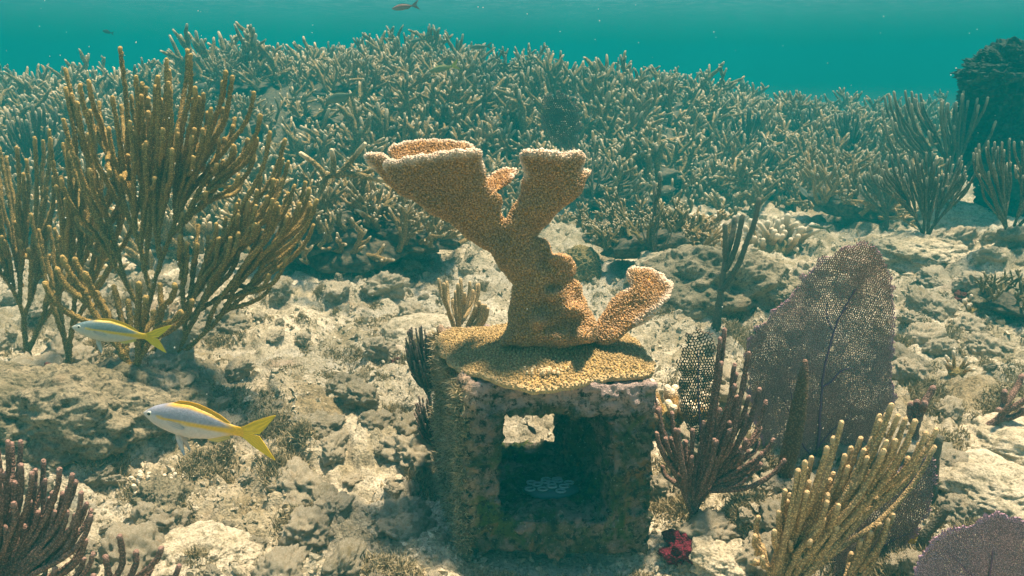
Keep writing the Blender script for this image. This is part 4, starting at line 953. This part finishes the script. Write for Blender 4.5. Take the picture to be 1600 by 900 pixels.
# ------------------------------------------------------------------ loose stones
STM = []
for i in range(14):
    V, T = ico(4); d = 1 + .34 * fbm(V * 1.5 + i * 3, 5, 200 + i, .6) - .22 * np.maximum(0, vnoise(V * 2.6 + i, 220 + i)); d = d + .10 * fbm(V * 7 + i, 3, 260 + i, .6); W = V * d[:, None] * np.array([1, .75 + .3 * (i % 3) / 2, .55 + .1 * (i % 4)])
    me = mesh_np('rubble', W, T, None, {'tip': np.zeros(len(W))}); me.materials.append(M_STONE if i % 3 else M_ROCK); STM.append(me)
rgs = np.random.RandomState(77)
k = 0
while k < 280:
    px = rgs.uniform(0, 1600); py = rgs.uniform(360, 900)
    if 690 < px < 1040 and py > 500: continue
    P = ground(px, py); P[2] = hz(P[0], P[1]); s = (.012 + .042 * rgs.rand() ** 2.0) * (1 + .3 * (P[1] - 1.2))
    o = bpy.data.objects.new('rubble_stone', STM[rgs.randint(14)]); COL.objects.link(o); o.location = (float(P[0]), float(P[1]), float(P[2] + s * .12)); o.scale = (s, s, s)
    o.rotation_euler = (rgs.rand() * .8, rgs.rand() * .8, rgs.rand() * 6.28)
    zx = next(w_ for x_, w_ in ((110, 'by the left edge'), (230, 'below the fish pair'), (360, 'right of the sea rod rock'), (470, 'left of the open rubble'), (580, 'in the open rubble'), (700, 'just left of the block'), (860, 'behind the elkhorn trunk'), (1050, 'behind the small elkhorn blade'),
        (1170, 'around the bushy purple sea rod'), (1290, 'around the huge fan'), (1420, 'right beside the huge fan'), (1510, 'in the right hand rubble'), (9999, 'by the right edge')) if px < x_)
    zy = 'far' if py < 450 else 'halfway' if py < 560 else 'near' if py < 700 else 'nearest'
    tag(o, '%s %s rubble stone lying loose %s, %s row' % ('tiny' if s < .02 else 'fist sized' if s < .034 else 'big', 'grey brown' if STM.index(o.data) % 3 == 0 else 'cream', zx, zy), 'stone', 'loose rubble stones on the reef floor'); k += 1

# ------------------------------------------------------------------ algal turf (uncountable fine tufts)
def turf(name, m, spots, hgt, dens, seed):
    rg = np.random.RandomState(seed); B = []; H_ = []; D_ = []
    for (x, y, z, rad, n, h, out) in spots:
        a = rg.rand(n) * 6.283; r = rad * np.sqrt(rg.rand(n)) * (.4 + .6 * rg.rand(n)); X = x + np.cos(a) * r; Y = y + np.sin(a) * r
        Z = Hfull(X, Y) if z is None else z + (rg.rand(n) - .5) * rad * 2
        if z is not None: X = x + (rg.rand(n) - .5) * .02
        B.append(np.stack([X, Y, Z - .002], 1)); H_.append(h * (.4 + .9 * rg.rand(n)))
        d = rg.randn(n, 3) * .55 + np.array([0, 0, 1.0]) * (1 - out) + np.array([-1., -.5, -.1]) * out; D_.append(d / np.linalg.norm(d, axis=1)[:, None])
    B = np.concatenate(B); H_ = np.concatenate(H_)[:, None]; D_ = np.concatenate(D_); n = len(B)
    s = np.cross(D_, rg.randn(n, 3)); s /= np.linalg.norm(s, axis=1)[:, None]; w_ = .0007 + .0006 * rg.rand(n)[:, None]
    D2 = D_ + rg.randn(n, 3) * .5; D2 /= np.linalg.norm(D2, axis=1)[:, None]; M1 = B + D_ * H_ * .55; M2 = M1 + D2 * H_ * .5
    V = np.stack([B - s * w_, B + s * w_, M1 - s * w_, M1 + s * w_, M2], 1).reshape(-1, 3); i = np.arange(n)[:, None] * 5
    A = np.tile([0, 0, .6, .6, 1.], n)
    o = obj(name, V, i + np.array([[2, 3, 4]]), i + np.array([[0, 1, 3, 2]]), m, None, {'tip': A}); tag(o, kind='stuff', label='fine brown algal turf in soft tufts over rubble and block', cat='algae')
rgs = np.random.RandomState(15); spots = []
for _ in range(800):
    px = rgs.uniform(-20, 1620); py = rgs.uniform(370, 920) 
    if 700 < px < 1030 and py > 510: continue
    P = ground(px, py)
    if vnoise(np.array([[P[0] * 2.3, P[1] * 2.3, 0.]]), 6)[0] < -.35: continue
    rad = rgs.uniform(.015, .05); spots.append((P[0], P[1], None, rad, int(210 * rad / .03), rgs.uniform(.006, .017), 0))
for _ in range(70):
    px = rgs.uniform(-20, 1620); py = rgs.uniform(430, 920)
    if 690 < px < 1030 and py > 500: continue
    P = ground(px, py); rad = rgs.uniform(.03, .07); spots.append((P[0], P[1], None, rad, int(1500 * (rad / .05) ** 2), rgs.uniform(.016, .030), 0))
for _ in range(120):                                                      # hanging on the block's left face and foot
    v = rgs.rand(); z = rgs.uniform(.0, .33); Pb = bpt(0, v, 0); spots.append((Pb[0] - .003, Pb[1], z, .016, 130, rgs.uniform(.010, .022), .8))
for _ in range(60): z = rgs.uniform(.0, .32); Pb = bpt(0, 0, 0); spots.append((Pb[0] - .002, Pb[1] + .006, z, .012, 110, rgs.uniform(.008, .018), .6))
for _ in range(36):
    u = rgs.rand(); Pb = bpt(u, 0, 0); spots.append((Pb[0], Pb[1] - .03, None, .03, 130, .012, 0))
turf('algal_turf', M_TURF, spots, .02, 1, 3)

def debris():
    """broken bits of coral and shell, too many and too small to count"""
    rg = np.random.RandomState(9); V, T = ico(0); n = 26000; Y = 1.05 + 3.2 * rg.rand(n) ** 1.8; X = rg.uniform(-.72, .72, n) * (Y + .2)
    k = vnoise(xyz(X * 3, Y * 3), 12) > -.35; X, Y = X[k], Y[k]; n = len(X); Z = Hfull(X, Y); s = (.0014 + .0042 * rg.rand(n) ** 3) * (.6 + .4 * Y)
    J = V[None] * (1 + .5 * rg.randn(n, 12, 1)) * s[:, None, None]; ax = rg.randn(n, 3); ax /= np.linalg.norm(ax, axis=1)[:, None]
    J = J + ax[:, None] * (J * ax[:, None]).sum(-1, keepdims=True) * (1.2 * rg.rand(n) ** 2)[:, None, None]        # some are sticks
    W = J + np.stack([X, Y, Z + s * .3], 1)[:, None]; TT = T[None] + (np.arange(n) * 12)[:, None, None]
    o = obj('rubble_debris', W.reshape(-1, 3), TT.reshape(-1, 3), None, M_STONE, None, {'tip': np.zeros(n * 12)}, False)
    tag(o, kind='stuff', label='fine broken coral and shell bits strewn over the reef floor', cat='debris')
debris()

# ------------------------------------------------------------------ fish
def fish(label, nose, tail, Y, pal, tall=1.0, yaw=0.0, group='yellow tailed fish', name='fish', detail=True, flip=False):
    """nose, tail: photograph pixels of the snout and of the fork of the tail"""
    A = at(*nose, Y); B = at(*tail, Y + yaw); ax = B - A; L = np.linalg.norm(ax) / 1.19; ax /= np.linalg.norm(ax)
    up = np.array([0, 0, 1.]); up -= ax * np.dot(up, ax); up /= np.linalg.norm(up); sd = np.cross(ax, up)
    W = lambda u, w_, h: A + (np.asarray(u)[..., None] * ax + np.asarray(w_)[..., None] * sd + np.asarray(h)[..., None] * up) * L
    root = thing(name, label, 'fish', A, group)
    U = [0, .02, .05, .12, .2, .32, .5, .7, .85, .95, 1.04]
    TP = np.array([.004, .022, .042, .085, .115, .150, .160, .118, .066, .042, .044]) * tall
    BT = np.array([.004, .022, .040, .078, .105, .132, .148, .118, .066, .042, .044]) * tall
    WD = np.array([.003, .016, .030, .055, .068, .076, .072, .050, .026, .014, .008])
    n, k = 90, 48; u = np.linspace(0, 1, n) ** 1.15 * 1.04
    def sm(c):
        r = np.interp(u, U, c)
        for _ in range(5): r[1:-1] = (r[:-2] + 2 * r[1:-1] + r[2:]) / 4
        return r
    tp, bt, wd = sm(TP), sm(BT), sm(WD); th = np.arange(k) / k * 2 * math.pi
    sn, cn = np.sin(th), np.cos(th); h = np.where(sn[None] > 0, tp[:, None], bt[:, None]) * sn[None]; ww = wd[:, None] * np.sign(cn) * np.abs(cn)[None] ** .9
    UU = np.repeat(u[:, None], k, 1); Vb = W(UU, ww, h + .0 * UU).reshape(-1, 3)
    i = np.arange(n - 1)[:, None] * k; j = np.arange(k)[None, :]; jn = (j + 1) % k; Q = np.stack([i + j, i + jn, i + k + jn, i + k + j], -1).reshape(-1, 4)
    Vb = np.concatenate([Vb, [A]]); T = np.stack([np.arange(k), (np.arange(k) + 1) % k, np.full(k, n * k)], -1)
    # scales and stripe are the fish's own pigment
    uu = np.append(UU.ravel(), 0); hh = np.append(h.ravel(), 0); back, belly, stripe, fin = [np.array(c) for c in pal]
    rel = hh / np.maximum(.02, np.append(np.repeat(tp, k), .02)); line = .035 - .045 * uu
    c = belly + (back - belly) * sstep(-.01, .025, hh - line)[:, None]
    wS = (.010 + .030 * uu ** 2) * (uu > .17); s_ = np.exp(-(np.abs(hh - line) / np.maximum(wS, 1e-4)) ** 4) * sstep(.15, .2, uu)
    s_ = np.maximum(s_, sstep(.80, .97, uu)); s_ = np.maximum(s_, sstep(.80, .93, rel) * sstep(.22, .36, uu) * .85)
    c = c + (stripe - c) * s_[:, None]
    sp = vnoise(np.stack([uu * 80, hh * 80, 0 * uu], 1), 6); c = c * (1 + (.10 * sp + .10 * (sp > .55) * (hh > line))[:, None])
    m = bpy.data.materials.get('fish_skin')
    if not m:
        m, t, b = newmat('fish_skin'); a_ = N(t, 'ShaderNodeAttribute', attribute_name='skin'); t.links.new(a_.outputs['Color'], b.inputs['Base Color']); b.inputs['Roughness'].default_value = .42; b.inputs['Specular IOR Level'].default_value = .4
        vo = N(t, 'ShaderNodeTexVoronoi'); vo.inputs['Scale'].default_value = 420; t.links.new(ocoord(t), vo.inputs['Vector']); bump(t, b, vo.outputs['Distance'], .0006, .5)
    obj('body', Vb, T, Q, m, root, {'skin': c})
    def sheet(nm, P2, col, th=.003, grad=None, sweep=0.0, pos=0.0):
        P2 = np.array(P2, float); n_ = len(P2) // 2; top = P2[:n_]; bot = P2[n_:][::-1]; K = 12
        G = np.array([[top[i_] * (1 - f) + bot[i_] * f for f in np.linspace(0, 1, K)] for i_ in range(n_)]).reshape(-1, 2)
        rip = .0035 * np.sin(G[:, 0] * 120 + G[:, 1] * 60) * .5
        Va = W(G[:, 0], pos + rip + th + 0 * G[:, 0] + sweep * (G[:, 1] - G[0, 1]), G[:, 1]); Vc = W(G[:, 0], pos + rip - th + sweep * (G[:, 1] - G[0, 1]), G[:, 1]); V = np.concatenate([Va, Vc]); Ng = len(G)
        i_ = np.arange(n_ - 1)[:, None] * K; j_ = np.arange(K - 1)[None]; q = np.stack([i_ + j_, i_ + j_ + 1, i_ + K + j_ + 1, i_ + K + j_], -1).reshape(-1, 4)
        # closed rim
        bd = list(range(0, K)) + [r * K + K - 1 for r in range(1, n_)] + [(n_ - 1) * K + c_ for c_ in range(K - 2, -1, -1)] + [r * K for r in range(n_ - 2, 0, -1)]
        bd = np.array(bd); b2 = np.roll(bd, -1); rim = np.stack([bd, b2, b2 + Ng, bd + Ng], -1)
        cc = np.tile(np.array(col), (len(V), 1)); st = .5 + .5 * np.sin(np.concatenate([G[:, 1], G[:, 1]]) * 330 + np.concatenate([G[:, 0], G[:, 0]]) * 60); cc = cc * (.72 + .35 * st)[:, None]
        obj(nm, V, None, np.concatenate([q, q[:, ::-1] + Ng, rim]), m, root, {'skin': cc})
    yel = fin
    up_l = [(1.0, .042), (1.06, .075), (1.13, .125), (1.22, .175), (1.30, .215), (1.36, .236), (1.355, .222), (1.31, .16), (1.27, .10), (1.23, .05), (1.20, .012), (1.0, -.02)]
    sheet('tail_fin', up_l, yel, .0035); lo_l = [(x, -y * .96) for x, y in up_l]; sheet('tail_fin', lo_l, yel, .0035)
    sheet('dorsal_fin', [(.30, .138 * tall), (.38, .178 * tall), (.48, .186 * tall), (.58, .180 * tall), (.70, .152 * tall), (.80, .118 * tall), (.86, .088 * tall), (.90, .062 * tall), (.90, .04 * tall), (.84, .05 * tall), (.74, .08 * tall), (.66, .10 * tall), (.56, .12 * tall), (.46, .13 * tall), (.38, .13 * tall), (.30, .12 * tall)], stripe * .95)
    sheet('anal_fin', [(.66, -.118 * tall), (.70, -.142 * tall), (.78, -.140 * tall), (.90, -.085 * tall), (.90, -.04 * tall), (.78, -.07 * tall), (.70, -.09 * tall), (.66, -.09 * tall)], yel * .7 + belly * .3)
    if detail:
        for s2 in (-1, 1):
            sheet('pelvic_fin', [(.345, -.13), (.365, -.20), (.40, -.27), (.45, -.335), (.465, -.33), (.45, -.26), (.425, -.19), (.40, -.13)], belly * 1.0, .002, pos=s2 * .02, sweep=s2 * -.15)
            sheet('pectoral_fin', [(.30, .012), (.36, .010), (.43, -.005), (.48, -.03), (.475, -.045), (.42, -.052), (.36, -.045), (.30, -.018)], belly * .95, .0015, pos=s2 * .077)
            e0 = W(np.array(.095), np.array(s2 * .044), np.array(.030)); V, T = ico(3); q = obj('eye', e0 + V * np.array([.026, .026, .026]) * L * np.array([1, .55, 1]), T, None, plain('eye_white', (.62, .62, .50), .25, .5) if 'eye_white' not in bpy.data.materials else bpy.data.materials['eye_white'], root)
            e1 = e0 + sd * s2 * .009 * L; V = V * .0165 * L * np.array([1, .65, 1])
            p = obj('pupil', e1 + V, T, None, plain('eye_black', (.006, .006, .008), .15, .6) if 'eye_black' not in bpy.data.materials else bpy.data.materials['eye_black'], root)
            mw = p.matrix_local.copy(); p.parent = q; p.location = (0, 0, 0); p.data.transform(Matrix.Translation(-q.location))
    return root
YT = ((.31, .31, .35), (.60, .52, .45), (.80, .44, .015), (.85, .55, .015))
YT2 = ((.14, .20, .20), (.46, .46, .38), (.68, .46, .02), (.75, .58, .02))
fish('silver fish with yellow stripe and tail, the lower and nearer of two, pelvic fin spread', (224, 645), (404, 680), 1.08, YT, tall=1.12, yaw=-.035)
fish('silver fish with yellow stripe and tail, the upper of two, against the sea rod stems', (112, 511), (246, 528), 1.32, YT2, tall=1.10, yaw=.05)
GR = ((.12, .15, .09), (.16, .18, .12), (.14, .16, .08), (.16, .18, .08))
fish('plump grey green fish hovering over the thicket left of the elkhorn', (510, 158), (556, 146), 3.5, GR, 1.25, group='dull fish over the thicket', detail=False)
fish('slim olive fish with yellow tail above the thicket', (670, 112), (712, 102), 3.9, ((.18, .2, .08), (.2, .22, .1), (.30, .30, .05), (.5, .45, .04)), .9, group='dull fish over the thicket', detail=False)
fish('small dark fish gliding along the thicket crest', (640, 66), (664, 60), 5.5, GR, .9, group='dull fish over the thicket', detail=False)
fish('grey fish near the crest just right of the yellow tailed far one', (735, 74), (765, 72), 5.2, GR, .9, group='dull fish over the thicket', detail=False)
fish('pale grey fish diving at the right foot of the thicket', (1262, 308), (1246, 288), 3.9, ((.3, .3, .24), (.4, .4, .34), (.3, .3, .2), (.3, .3, .2)), 1.1, group='dull fish over the thicket', detail=False)
fish('dark slender fish low over the sand channel on the right', (1262, 352), (1295, 358), 3.3, GR, .7, group='dull fish over the thicket', detail=False)
fish('tiny dark fish seen through the opening of the block', (838, 679), (822, 662), 1.60, ((.02, .02, .02),) * 4, 1.2, group=None, detail=False)
fish('reddish fish cut by the top edge of the view', (612, 14), (650, 8), 5.0, ((.30, .12, .08), (.35, .2, .15), (.3, .12, .08), (.3, .12, .08)), .9, group=None, detail=False)
fish('dim dark fish alone in open water at the upper left', (160, 48), (176, 52), 6.0, ((.03, .03, .03),) * 4, 1.3, group=None, detail=False)
fish('small yellow fish with black and orange face beside the tan sea rod', (1424, 858), (1428, 818), 1.18, ((.55, .38, .03), (.55, .38, .03), (.03, .03, .03), (.60, .40, .04)), 1.6, group=None, detail=False)

# specks drifting in the water
def specks():
    rg = np.random.RandomState(4); V, T = ico(1); mb = MB()
    for _ in range(320):
        px, py, Y = rg.uniform(0, 1600), rg.uniform(0, 800), rg.uniform(.8, 4.5)
        P = at(px, py, Y)
        if P[2] < H0(np.array([P[0]]), np.array([P[1]]))[0] + .1: continue
        mb.add(V * rg.uniform(.0004, .0009) * (Y ** .7) + P, T)
    o = mb.build('drifting_specks', plain('speck', (.7, .7, .6), .9, .1)); tag(o, kind='stuff', label='tiny pale specks drifting in the water', cat='particles')
specks()
